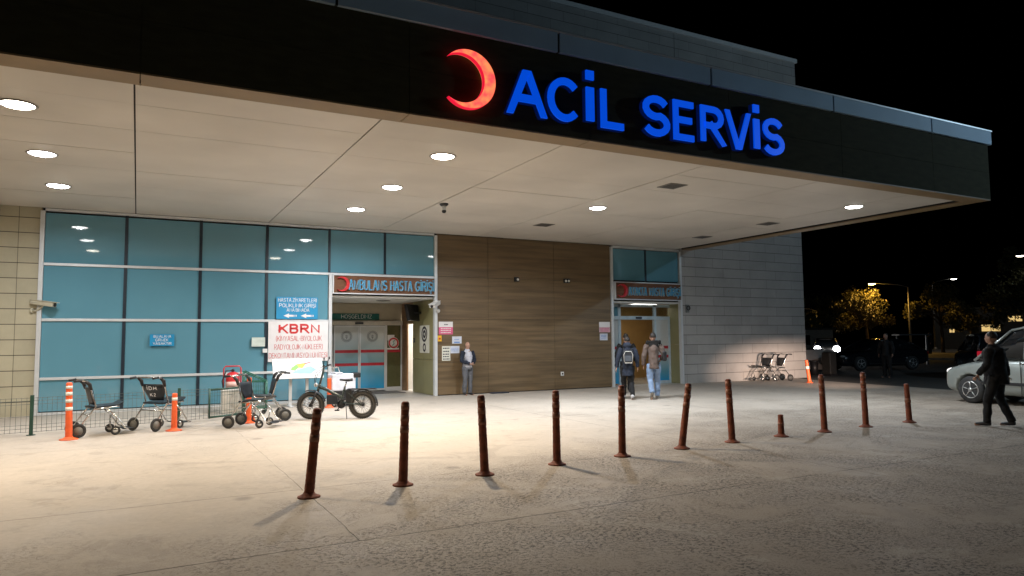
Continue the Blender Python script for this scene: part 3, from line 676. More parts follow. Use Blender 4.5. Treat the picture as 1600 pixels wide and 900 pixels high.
p = MB(); p.box(-.054, -.33, -.22, -.051, .33, .22); p.build('screen', M('dark_screen', (.03, .035, .035), .12), scr)
p = MB(); p.cyl((-.22, 0, .03), (0, 0, .03), .03); p.build('bracket', BLACK, t)
t = thing('keypad', 'small black keypad beside the lit side door of the entrance', 'keypad', (7.6, 20.8, 1.6)); p = MB(); p.box(-.02, -.07, -.07, 0, .07, .07, .004); p.build('keypad_body', BLACK, t)
p = MB(); p.box(-.024, -.05, -.05, -.0205, .05, .05); p.build('keys', GREYP, t)

# ============================================================ DOWNLIGHTS
DIFF = M('lamp_diffuser', (.9, .9, .9), em=(1, .98, .96), es=28); DIFFW = M('lamp_diffuser_warm', (.9, .9, .9), em=(1, .90, .74), es=28)
def downlight(x, y, warm, label, e=1.):
    t = thing('downlight', label, 'ceiling light', (x, y, S-.003), 0, 'lit round downlights in the canopy soffit')
    p = MB(); p.torus((0, 0, -.004), .208, .020, 'z', 32, 6, .010); p.build('rim', M('lamp_rim', (.30, .29, .27), .4), t)
    p = MB(); p.lathe([(.001, -.034), (.10, -.030), (.16, -.020), (.188, -.004), (.001, -.001)], n=32); p.build('diffuser', DIFFW if warm else DIFF, t)
    l = bpy.data.lights.new('downlight_lamp', 'AREA'); l.shape = 'DISK'; l.size = .14; l.energy = LAMP*e; l.color = WARM if warm else ((.84, .92, 1.0) if x > 8 else COOL)
    l.spread = radians(165)
    o = bpy.data.objects.new('downlight_lamp', l); COL.objects.link(o); o.parent = t; o.location = (0, 0, -.038)
rown = ['front', 'middle', 'back']
for x, cn in ((-1.45, 'left'), (4.48, 'centre')):
    for k, y in enumerate((10.87, 13.55, 16.22)):
        downlight(x, y, k == 0, '%s white round downlight, %s one of the %s row of three in the canopy soffit' % ('warm' if k == 0 else 'cool', rown[k], cn), (.95 if k == 0 else .5) if x < 0 else (1.5 if k == 0 else .95))
downlight(9.59, 13.65, False, 'cool white round downlight alone above the middle of the wood wall', 1.55)
downlight(15.11, 10.89, False, 'cool white round downlight near the front right corner of the canopy', 1.15)
for y, q_ in ((10.87, 'front'), (13.55, 'middle')): downlight(-7.4, y, True, 'warm downlight past the left edge of the photo, %s of its row' % q_, .45)
def vent(x, y, label):
    t = thing('unlit_downlight', label, 'ceiling light', (x, y, S-.003), 0, 'unlit square fittings in the canopy soffit')
    p = MB(); p.box(-.22, -.22, -.012, .22, .22, 0, .003); p.build('frame', M('dull_grey', (.22, .21, .19), .5), t)
    p = MB()
    for k in range(7): p.box(-.18, -.18+k*.055, -.018, .18, -.155+k*.055, -.0125)
    p.build('louvre', M('dull_dark', (.08, .075, .07), .4), t)
vent(9.58, 10.99, 'unlit square fitting nearest the front edge of the soffit'); vent(9.69, 16.33, 'unlit square fitting above the right part of the wood wall')
vent(15.19, 13.58, 'unlit square fitting near the right edge of the soffit'); vent(15.34, 16.29, 'unlit square fitting above the outpatient entrance')
t = thing('dome_camera', 'black ceiling camera with a white neck hanging from the soffit', 'camera', (6.09, 14.71, S))
p = MB(); p.lathe([(.001, 0), (.10, 0), (.10, -.03), (.07, -.06), (.001, -.06)]); p.build('mount', BLACK, t)
p = MB(); p.lathe([(.001, -.06), (.045, -.06), (.045, -.16), (.001, -.16)]); p.build('neck', WHITE, t)
p = MB(); p.lathe([(.001, -.16), (.05, -.16), (.05, -.19), (.03, -.22), (.001, -.22)]); p.build('lens', BLACK, t)

def bullet_cam(loc, rz, tilt, label, col, mountx=0):
    t = thing('security_camera', label, 'camera', loc, rz)
    p = MB(); p.box(-.08, -.22, -.05, .08, .30, .05, .02); p.box(-.09, -.27, .051, .09, .30, .065, .004); b_ = p.build('camera_body', col, t); b_.matrix_basis = Matrix.Translation((0, -.30, 0)) @ Matrix.Rotation(tilt, 4, 'X')
    p = MB(); p.lathe([(.001, 0), (.042, 0), (.042, .02), (.001, .02)], (0, -.235, 0), 16, 'y'); p.build('lens', BLACK, b_)
    p = MB(); p.tube([(0, 0, -.16), (0, -.10, -.16), (0, -.22, -.08), (0, -.26, -.03)], .025); p.lathe([(.001, -.03), (.06, -.03), (.06, 0), (.001, 0)], (0, 0, -.16), 16, 'y'); p.build('bracket', col, t)
CAMB = M('beige_plastic', (.50, .47, .36), .5)
bullet_cam((-2.12, D-.005, 2.50), radians(62), radians(8), 'beige security camera on the left stone wall edge casting a shadow', CAMB)
bullet_cam((7.66, D-.08, 2.60), radians(-42), radians(14), 'white security camera on the frame post beside the ambulance sign', WHITE)
t = thing('wall_siren', 'small dark fitting at the top of the left stone wall under the soffit', 'speaker', (-2.86, D-.01, 4.56))
p = MB(); p.tube([(0, 0, 0), (0, -.12, 0), (0, -.30, -.02)], [.05, .07, .13], 14); p.build('horn', M('dark_brown_plastic', (.06, .05, .03), .5), t); p = MB(); p.box(-.06, -.02, -.08, .06, 0, .08); p.build('mount', BLACK, t)
for x, z, n_, lb in ((10.26, 3.44, 1, 'small dark round sensor high on the wood wall'), (12.08, 3.45, 2, 'dark twin spotlight with two lenses high on the wood wall')):
    t = thing('wall_sensor' if n_ == 1 else 'twin_spotlight', lb, 'wall fitting', (x, YW, z))
    p = MB(); p.box(-.11 if n_ == 2 else -.08, -.08, -.07, .11 if n_ == 2 else .08, 0, .07, .02); p.build('housing', BLACK, t)
    p = MB()
    for k in range(n_): p.lathe([(.001, -.02), (.03, -.02), (.04, 0), (.001, 0)], ((k-.5)*.11 if n_ == 2 else 0.02, -.08, -.01), 14, 'y')
    p.build('lens', M('bright_lens', (.75, .75, .7), .2), t)
t = thing('card_reader', 'small grey metal fitting on the grey stone wall right of the entrance', 'wall fitting', (17.12, D, 2.62))
p = MB(); p.box(-.07, -.05, -.14, .07, 0, .14, .01); p.build('housing', GREYP, t); p = MB(); p.torus((0, -.08, .02), .07, .018, 'y', 18, 6); p.build('ring', BLACK, t)

# ============================================================ BOLLARDS
def flexpost(name, label, base, top, h, col, bands, group, r=.052, foot=.115):
    bx, by = base; t = thing(name, label, 'bollard', (bx, by, 0), 0, group)
    d = Vector((top[0]-bx, top[1]-by, h)); nrm = d.normalized(); n = 30; pts = []; rs = []
    tp = .95
    for i in range(n+1):
        f = i/n; pts.append(Vector((0, 0, .02))+d*f*.985); rr = r*(1.0-.16*f) + (.0012 if i % 2 else -.0006); rs.append(rr)
    pts.append(Vector((0, 0, .02))+d*.999); rs.append(r*.55)
    p = MB(); p.tube(pts, rs, 16); body = p.build('post', col, t)
    p = MB(); p.lathe([(.001, 0), (foot, 0), (foot, .012), (foot*.8, .02), (r*1.25, .035), (r*1.1, .05), (.001, .05)], n=24); p.build('base_plate', col, t)
    for z0, z1 in bands:
        q = MB(); a = Vector((0, 0, .02))+d*z0; b_ = Vector((0, 0, .02))+d*z1; ra = r*(1-.16*z0)+.0035; rb = r*(1-.16*z1)+.0035
        q.tube([a, b_], [ra, rb], 18); q.build('reflective_band', REFL if col is ORANGE else M('worn_band', (.23, .085, .045), .5, var=.35, vs=20), body)
    return t
bs = [((1.60, 7.50), (1.66, 7.42), .89), ((2.64, 7.58), (2.66, 7.56), .90), ((3.68, 7.65), (3.64, 7.66), .92), ((4.77, 7.79), (4.77, 7.80), .92), ((5.86, 7.87), (5.86, 7.86), .94),
      ((6.99, 7.96), (7.15, 7.96), .91), ((8.06, 8.04), (8.02, 8.05), .94), ((9.18, 8.09), (9.18, 8.09), .33), ((10.21, 8.09), (10.19, 8.1), .94), ((11.38, 8.16), (11.34, 8.15), .94), ((12.62, 8.16), (12.58, 8.16), .69)]
lb = ['rusty brown flexible bollard leaning right, nearest the camera in front of the bicycle', 'upright dark rusty bollard second from the left in the row', 'rusty bollard in front of the standing man\'s wall, third in the row',
      'rusty bollard standing fourth in the row before the wood wall', 'rusty bollard directly in front of the walker with the backpack', 'rusty bollard leaning clearly to the right, in front of the outpatient entrance',
      'reddish bollard between the leaning one and the short stub', 'short broken stub of a bollard in the row', 'rusty bollard with faint bands just right of the short stub', 'rusty bollard in front of the black sedan, second from the right end', 'reddish shorter bollard at the right end of the row']
for i, (b0, tp, h) in enumerate(bs):
    bands = ((.62, .70), (.76, .84), (.9, .965)) if h > .8 else ((.5, .62),)
    flexpost('bollard', lb[i], b0, tp, h, RUST, bands, 'row of rusty bollards across the apron', r=.052 if h > .4 else .05)
og = 'orange bollards near the facade'
flexpost('bollard', 'orange bollard with four white bands beside the left wheelchair', (-.97, 13.99), (-.99, 13.99), .93, ORANGE, ((.50, .56), (.64, .70), (.77, .83), (.89, .94)), og, r=.055, foot=.14)
flexpost('bollard', 'orange bollard with one white band right of the second wheelchair', (.63, 14.34), (.63, 14.34), .66, ORANGE, ((.80, .88),), og, r=.052, foot=.14)
flexpost('bollard', 'plain orange bollard amid the cluster of wheelchairs', (1.98, 14.85), (1.98, 14.85), .88, ORANGE, (), og, r=.052, foot=.12)
flexpost('bollard', 'orange bollard standing behind the bicycle', (4.13, 17.18), (4.12, 17.18), .69, ORANGE, (), og, r=.062)
flexpost('bollard', 'orange bollard at the far right corner of the grey stone wall', (20.6, 16.85), (20.5, 16.87), .77, ORANGE, ((.6, .72),), og, r=.062)

# ============================================================ WHEELCHAIRS
def make_chair(label, loc, rz, txt=True, group='transfer wheelchairs parked under the canopy', folded=False):
    t = thing('wheelchair', label, 'wheelchair', loc, rz, group)
    for s_ in (-1, 1):
        y = s_*.28
        p = MB()
        p.tube([(-.34, y, .96), (-.20, y, .965), (-.12, y, .90), (-.02, y, .52), (-.08, y, .42), (-.26, y, .17)], .0135)
        p.tube([(-.06, y, .47), (.34, y, .50)], .0125); p.tube([(.14, y, .48), (.30, y, .33), (.44, y, .12), (.50, y, .10)], .0125)
        p.build('side_frame', CHROME, t)
        w_ = MB(); w_.torus((-.27, s_*.285, .122), .094, .027, 'y', 24, 8, .018); wh = w_.build('rear_wheel', RUBBER, t)
        w_ = MB(); w_.lathe([(.001, -.014), (.072, -.010), (.072, .010), (.001, .014)], (-.27, s_*.285, .122), 18, 'y'); w_.build('hub', M('hub_grey', (.16, .155, .14), .5), wh)
        w_ = MB(); w_.torus((.30, s_*.25, .078), .058, .020, 'y', 20, 8, .014); wh = w_.build('caster', RUBBER, t)
        w_ = MB(); w_.lathe([(.001, -.012), (.05, -.012), (.05, .012), (.001, .012)], (.30, s_*.25, .085), 14, 'y'); w_.tube([(.30, s_*.225, .085), (.30, s_*.225, .19), (.31, s_*.26, .30)], .012); w_.build('fork', CHROME, wh)
        w_ = MB(); w_.box(.42, s_*.05, .085, .60, s_*.21, .10, .004); w_.build('footrest', BLACK, t)
        w_ = MB(); w_.tube([(-.36, y, .955), (-.24, y, .97)], .02); w_.tube([(-.185, y, .955), (-.125, y, .90), (-.095, y, .80)], [.028, .034, .024]); w_.build('grip', BLACK, t)
    for x, z, r_ in ((-.20, .965, .013), (.14, .48, .011), (-.12, .36, .011), (.30, .33, .010)):
        p = MB(); p.tube([(x, -.28, z), (x, .28, z)], r_); p.build('cross_bar', CHROME, t)
    p = MB(); p.prism([(-.10, .505), (.34, .53), (.42, .575), (.40, .545), (.33, .50), (-.10, .475)], -.25, .25); p.build('seat', VINYL, t)
    # tapered sling back, wider at the top
    p = MB(); n = 8; rings = []
    for k in range(5):
        f = k/4; z = .54+.30*f; x0 = -.035-.075*f; w_ = .16+.115*min(1, f*1.3)
        rings.append([p.bm.verts.new((x0-.02*cos(pi*(i/n-.5))*1.6, -w_+2*w_*i/n, z)) for i in range(n+1)] + [p.bm.verts.new((x0+.032-.02*cos(pi*(i/n-.5))*1.6, w_-2*w_*i/n, z)) for i in range(n+1)])
    p.skin(rings); bkr = p.build('backrest', VINYL, t)
    return t, bkr
ch0, back0 = make_chair('wheelchair with chrome frame seen side-on beside the striped orange bollard', (-.64, 14.42, 0), radians(12))
GW = 'transfer wheelchairs parked under the canopy'
c2 = dup(ch0, (.36, 14.72, 0), radians(40), 'wheelchair with white marks on its black backrest, second from the left', GW)
# painted marks on the second chair's backrest (drawn on its rear face)
def back_marks(c, body2):
    bk_ = [k for k in kids(c) if k.name.startswith('backrest')][0]
    p = MB(); add_text(p, body2[0], -.13, .72, .13, .79, 0, .003, .02); add_text(p, body2[1], -.07, .60, .07, .66, 0, .003, .02)
    o = p.build('painted_mark', SIGNW, bk_)
    o.matrix_basis = Matrix.Translation((-.106, 0, 0)) @ Matrix.Rotation(-.20, 4, 'Y') @ Matrix.Translation((.13, 0, 0)) @ Matrix.Rotation(radians(-90), 4, 'Z') @ Matrix.Identity(4)
back_marks(c2, ('İ.D.H.', 'K 2'))
dup(ch0, (1.90, 14.22, 0), radians(-30), 'wheelchair at the front of the cluster before the fire extinguisher', GW)
dup(ch0, (2.42, 15.15, 0), radians(178), 'wheelchair turned left with its handles before the map board', GW)
dup(ch0, (20.72, 18.25, 0), radians(160), 'wheelchair with empty black seat in front of the grey stone wall', GW)
dup(ch0, (20.28, 18.50, 0), radians(172), 'second wheelchair pushed into the other one by the grey stone wall', GW)

# ============================================================ FENCE, GATE
t = thing('mesh_fence', 'low wire mesh fence with dark green posts before the glass wall', 'fence', (-2.2, 15.0, 0))
def fence_run(p, a, b_, h, step=.075, rw=.0028, z0=.05):
    a = Vector(a); b_ = Vector(b_); L_ = (b_-a).length; n = int(L_/step)
    for i in range(n+1):
        q = a.lerp(b_, i/n); p.tube([(q.x, q.y, z0), (q.x, q.y, h)], rw, 4, caps=False)
    for z in (z0+.01, .12, .18, h*.5, h-.12, h-.06, h-.01): p.tube([(a.x, a.y, z), (b_.x, b_.y, z)], rw*1.2, 4, caps=False)
fp = [(-5.5, 14.3), (-1.61, 15.02), (.76, 15.50), (1.30, 15.66)]
for i in range(3):
    p = MB(); fence_run(p, fp[i], fp[i+1], .66); p.build('mesh_panel', GREYW, t, world=True)
for x, y in fp[:3]:
    p = MB(); p.box(x-.028, y-.028, 0, x+.028, y+.028, .70, .004); p.lathe([(.001, 0), (.07, 0), (.07, .01), (.001, .01)], (x, y, 0)); p.build('post', GREENW, t, world=True)
t = thing('wire_gate', 'dark green framed wire gate leaf beside the white box', 'gate', (1.31, 15.68, 0), 0)
a = Vector((1.33, 15.68)); b_ = Vector((2.16, 16.25))
p = MB()
for z in (.07, .63): p.tube([(a.x, a.y, z), (b_.x, b_.y, z)], .02, 8)
for q in (a, b_): p.tube([(q.x, q.y, .05), (q.x, q.y, .66)], .02, 8)
p.build('gate_frame', GREENW, t, world=True)
p = MB(); fence_run(p, tuple(a), tuple(b_), .62, .06, .0026, .08); p.build('wire_infill', GREENW, t, world=True)

# ============================================================ EXTINGUISHER + BOX + GREEN CART
t = thing('fire_extinguisher', 'large red wheeled fire extinguisher with tube handle by the glass wall', 'fire extinguisher', (2.0, 17.75, 0))
p = MB(); p.lathe([(.001, .12), (.12, .13), (.155, .20), (.155, .78), (.13, .86), (.06, .90), (.001, .90)], n=24); cyl_ = p.build('cylinder', RED, t)
p = MB(); p.lathe([(.157, .55), (.157, .68)], n=24); p.build('label_band', M('sticker', (.7, .45, .4), .5), cyl_)
p = MB(); p.tube([(-.19, .1, .15), (-.19, .1, .98), (-.15, .1, 1.03), (.15, .1, 1.03), (.19, .1, .98), (.19, .1, .15)], .016); p.tube([(-.19, .1, .8), (.19, .1, .8)], .013); p.build('handle_frame', RED, t)
p = MB(); p.lathe([(.001, .9), (.03, .9), (.03, .96), (.001, .97)]); p.tube([(.03, 0, .94), (-.16, -.08, .93), (-.24, -.1, .7), (-.2, -.12, .4)], .015); p.build('hose', BLACK, t)
for s_ in (-1, 1):
    p = MB(); p.torus((s_*.2, .1, .13), .10, .03, 'x', 22, 8); p.lathe([(.001, -.01), (.08, -.01), (.08, .01), (.001, .01)], (s_*.2, .1, .13), 14, 'x'); p.build('wheel', RUBBER, t)
t = thing('storage_box', 'white metal box standing behind the wire gate', 'box', (2.02, 17.2, 0))
p = MB(); p.box(-.31, -.12, 0, .31, .2, .50, .012); p.build('body', M('offwhite_box', (.55, .52, .47), .5, var=.12), t)
p = MB(); p.box(-.32, -.13, .505, .32, .21, .53, .006); p.build('lid', WHITE, t)
t = thing('green_crate', 'tall dark green wire crate trolley behind the wheelchairs', 'trolley', (2.36, 16.75, 0), radians(-12))
p = MB()
for x in (-.24, .24):
    for y in (-.2, .2): p.tube([(x, y, .08), (x, y, .95 if x < 0 else .72)], .016)
for z in (.14, .72): p.tube([(-.24, -.2, z), (.24, -.2, z), (.24, .2, z), (-.24, .2, z), (-.24, -.2, z)], .013)
p.tube([(-.24, -.2, .95), (.24, -.2, .72)], .013); p.tube([(-.24, .2, .95), (.24, .2, .72)], .013); p.tube([(-.24, -.2, .95), (-.24, .2, .95)], .013); p.build('trolley_frame', M('trolley_green', (.015, .11, .075), .4), t)
p = MB()
for y in (-.2, .2):
    for i in range(14):
        x = -.24+.48*i/13; p.tube([(x, y, .14), (x, y, .95-.23*i/13)], .0035, 4)
    for k in range(6): p.tube([(-.24, y, .2+k*.1), (.24, y, .2+k*.1)], .003, 4)
for i in range(10):
    y = -.2+.4*i/9; p.tube([(-.24, y, .14), (-.24, y, .95)], .0035, 4); p.tube([(.24, y, .14), (.24, y, .72)], .0035, 4)
p.build('wire_sides', M('trolley_green', (.015, .11, .075), .4), t)
for x in (-.2, .2):
    for y in (-.17, .17): p = MB(); p.torus((x, y, .05), .032, .017, 'y', 14, 6); p.build('caster', RUBBER, t)

# map board on a stand
t = thing('map_stand', 'slanted white map board on two legs under the KBRN board', 'map board', (3.55, 17.95, 0))
for x in (-.20, .20): p = MB(); p.box(x-.035, -.025, 0, x+.035, .025, .85, .004); p.box(x-.05, -.2, 0, x+.05, .2, .03, .004); p.build('leg', ALU, t)
p = MB(); p.box(-.60, -.015, -.27, .60, .015, .27, .006); bd = p.build('map_panel', SIGNW, t); bd.matrix_basis = Matrix.Translation((-.04, -.10, .93)) @ Matrix.Rotation(radians(-30), 4, 'X')
for nm, col, pl in (('map_region', (.20, .45, .08), [(-.16, .02), (-.02, .12), (.02, .02), (-.08, -.06), (-.18, -.05)]), ('map_region', (.62, .42, .04), [(-.02, .12), (.12, .14), (.20, .12), (.10, .0), (.02, .02)]),
                    ('map_region', (.55, .06, .08), [(.12, .14), (.30, .17), (.34, .15), (.20, .12)]), ('map_region', (.25, .42, .62), [(-.08, -.06), (.10, .0), (.30, .06), (.44, -.04), (.30, -.16), (.02, -.15), (-.16, -.13)])):
    p = MB(); p.prism(pl, -.0155, -.0165 - .0004*random.random()); p.build(nm, M('map_'+str(col), col, .5), bd)
p = MB(); p.box(-.5, -.0165, .20, .05, -.0155, .215); p.box(-.56, -.0165, -.22, .56, -.0155, -.215); p.build('print', GREYP, bd)

# white container cart behind the bike
t = thing('laundry_cart', 'white container on a dark cart behind the bicycle', 'cart', (4.42, 17.30, 0), radians(4))
p = MB(); p.box(-.27, -.2, .40, .32, .2, .80, .03); p.box(-.20, -.2, .80, .0, .2, .84, .015); p.build('container', M('white_plastic', (.66, .68, .76), .4), t)
p = MB(); p.box(-.25, -.18, .16, .30, .18, .395, .02); p.build('lower_bag', BLACK, t)
p = MB(); p.tube([(-.22, -.12, .8), (-.25, -.12, .95), (-.1, -.12, .97), (-.05, -.12, .8)], .015); p.build('handle', CHROME, t)
p = MB(); p.box(.26, -.22, .70, .44, .02, .82, .02); p.build('dark_pouch', BLACK, t)
for x in (-.2, .24):
    for y in (-.14, .14): p = MB(); p.torus((x, y, .07), .045, .022, 'y', 16, 6); p.tube([(x, y, .07), (x, y, .17)], .012); p.build('caster', RUBBER, t)

# ============================================================ E-BIKE (front = +x)
t = thing('folding_bicycle', 'black folding electric bicycle with fat tyres on its kickstand', 'bicycle', (3.72, 14.62, 0), 0)
t.matrix_basis = Matrix.Translation((3.66, 14.62, 0)) @ Matrix.Rotation(radians(180-26), 4, 'Z')
BKF = M('bike_frame_paint', (.022, .035, .030), .28, coat=.5); TYR = M('bike_tyre', (.035, .032, .028), .8, var=.3, vs=30, bump=.4)
def bwheel(x):
    p = MB(); p.torus((x, 0, .285), .234, .046, 'y', 40, 10, .050)
    for k in range(48):
        a_ = 2*pi*k/48
        for s_ in (-1, 1): p.box(x+.277*cos(a_)-.007, s_*.022-.012, .285+.277*sin(a_)-.007, x+.277*cos(a_)+.007, s_*.022+.012, .285+.277*sin(a_)+.007)
    w_ = p.build('wheel', TYR, t)
    p = MB(); p.torus((x, 0, .285), .178, .010, 'y', 36, 8, .035); p.build('rim', M('grey_rim', (.35, .34, .33), .35, metal=.7), w_)
    p = MB()
    for k in range(18):
        a_ = 2*pi*k/18; s_ = .03 if k % 2 else -.03; p.tube([(x+.03*cos(a_+.5), s_, .285+.03*sin(a_+.5)), (x+.175*cos(a_), 0, .285+.175*sin(a_))], .0042, 4)
    p.build('spokes', CHROME, w_)
    p = MB(); p.lathe([(.001, -.05), (.02, -.06), (.038, -.03), (.038, .03), (.02, .06), (.001, .05)], (x, 0, .285), 18, 'y'); p.torus((x, .065, .285), .06, .004, 'y', 22, 5, .002); p.build('hub', BLACK, w_)
bwheel(.53); bwheel(-.53)
p = MB(); p.tube([(.36, 0, .66), (.20, 0, .60), (-.10, 0, .44), (-.14, 0, .36)], [.035, .036, .036, .03], 10); p.tube([(-.07, 0, .30), (-.17, 0, .66)], .022); 
for s_ in (-1, 1): p.tube([(-.10, s_*.03, .34), (-.53, s_*.085, .285)], .013); p.tube([(-.16, s_*.025, .60), (-.53, s_*.085, .285)], .011)
p.tube([(.39, 0, .56), (.345, 0, .72)], .03); p.build('frame', BKF, t)
p = MB(); p.tube([(.345, 0, .72), (.30, 0, .90), (.265, 0, 1.06)], .022); p.build('stem', BKF, t)
p = MB(); p.tube([(.39, 0, .56), (.40, 0, .56)], .03)
for s_ in (-1, 1): p.tube([(.40, 0, .56), (.41, s_*.08, .54), (.45, s_*.085, .44), (.53, s_*.085, .285)], [.03, .022, .02, .014])
p.build('fork', BLACK, t)
p = MB(); p.tube([(.20, -.31, 1.10), (.25, -.18, 1.09), (.265, 0, 1.06), (.25, .18, 1.09), (.20, .31, 1.10)], .012); hb = p.build('handlebar', BLACK, t)
for s_ in (-1, 1):
    p = MB(); p.tube([(.20, s_*.31, 1.10), (.235, s_*.2, 1.095)], .019); p.tube([(.25, s_*.16, 1.08), (.30, s_*.24, 1.05), (.28, s_*.30, 1.06)], .007); p.build('grip', BLACK, hb)
    p = MB(); p.tube([(.245, s_*.15, 1.09), (.22, s_*.19, 1.20), (.215, s_*.22, 1.23)], .006); p.ell((.21, s_*.235, 1.245), .012, .05, .03); p.build('mirror', BLACK, hb)
p = MB(); p.tube([(.28, .06, 1.04), (.40, .10, .96), (.44, .08, .80), (.42, .04, .68)], .006, 6); p.tube([(.28, -.06, 1.04), (.42, -.1, .92), (.45, -.05, .76), (.36, 0, .66)], .006, 6); p.build('cable', BLACK, t)
p = MB(); p.tube([(-.16, 0, .62), (-.195, 0, .76)], .016); p.build('seat_post', CHROME, t)
p = MB(); p.tube([(-.06, 0, .80), (-.14, 0, .795), (-.24, 0, .79), (-.32, 0, .80)], [(.02, .018), (.035, .022), (.07, .03), (.055, .028)], 12); p.build('saddle', BLACK, t)
p = MB(); p.box(-.30, -.045, .34, -.19, .045, .60, .015); p.build('battery', BLACK, t)
p = MB(); p.box(-.02, -.05, .30, .20, .05, .50, .02); p.build('frame_bag', VINYL, t)
p = MB()
for s_ in (-1, 1): p.tube([(-.22, s_*.06, .61), (-.80, s_*.06, .615)], .008); p.tube([(-.62, s_*.06, .615), (-.53, s_*.09, .29)], .006)
for k in range(6): p.tube([(-.28-k*.1, -.06, .612), (-.28-k*.1, .06, .612)], .006)
p.box(-.82, -.07, .60, -.30, .07, .608); p.build('rear_rack', BLACK, t)
def fender(x, a0, a1):
    p = MB(); R_ = .315; rings = []
    for k in range(13):
        a_ = radians(a0+(a1-a0)*k/12); c = Vector((x, 0, .285)); d_ = Vector((cos(a_), 0, sin(a_)))
        rings.append([p.bm.verts.new(c+d_*(R_+.004*0)+Vector((0, yy, 0))-d_*abs(yy)*.3) for yy in (-.06, 0, .06)]+[p.bm.verts.new(c+d_*(R_+.006)+Vector((0, yy, 0))-d_*abs(yy)*.3) for yy in (.06, 0, -.06)])
    p.skin(rings); p.build('mudguard', BLACK, t)
fender(.53, 70, 165); fender(-.53, 35, 185)
p = MB(); p.lathe([(.001, -.012), (.085, -.012), (.085, .0), (.001, .0)], (-.08, -.06, .29), 20, 'y'); p.tube([(-.08, -.075, .29), (.01, -.09, .17)], .01); p.box(-.03, -.17, .155, .06, -.08, .18, .005); p.tube([(-.08, .06, .29), (-.17, .09, .41)], .01); p.box(-.21, .08, .395, -.12, .17, .42, .005); p.build('crank', BLACK, t)
p = MB(); p.tube([(-.20, .05, .30), (-.24, .16, .02)], .009); p.build('kickstand', BLACK, t)
p = MB(); p.ell((.43, 0, .70), .04, .045, .045); p.build('headlight', M('lens_grey', (.5, .5, .5), .15), t)

# mats
t = tag(MB().box(5.55, 20.7, .003, 7.3, 21.6, .016, .004).build('door_mat', M('mat_dark', (.07, .07, .07), .9, var=.3, vs=40, bump=.4)), 'dark grey rubber mat before the ambulance sliding doors', 'door mat')
t = tag(MB().box(9.28, 18.75, .001, 9.85, 18.95, .035, .006).build('door_wedge_mat', M('mat_blue', (.02, .025, .04), .8)), 'small dark folded mat lying at the foot of the wood wall', 'mat')
for nm, q in (('spot', None),): pass

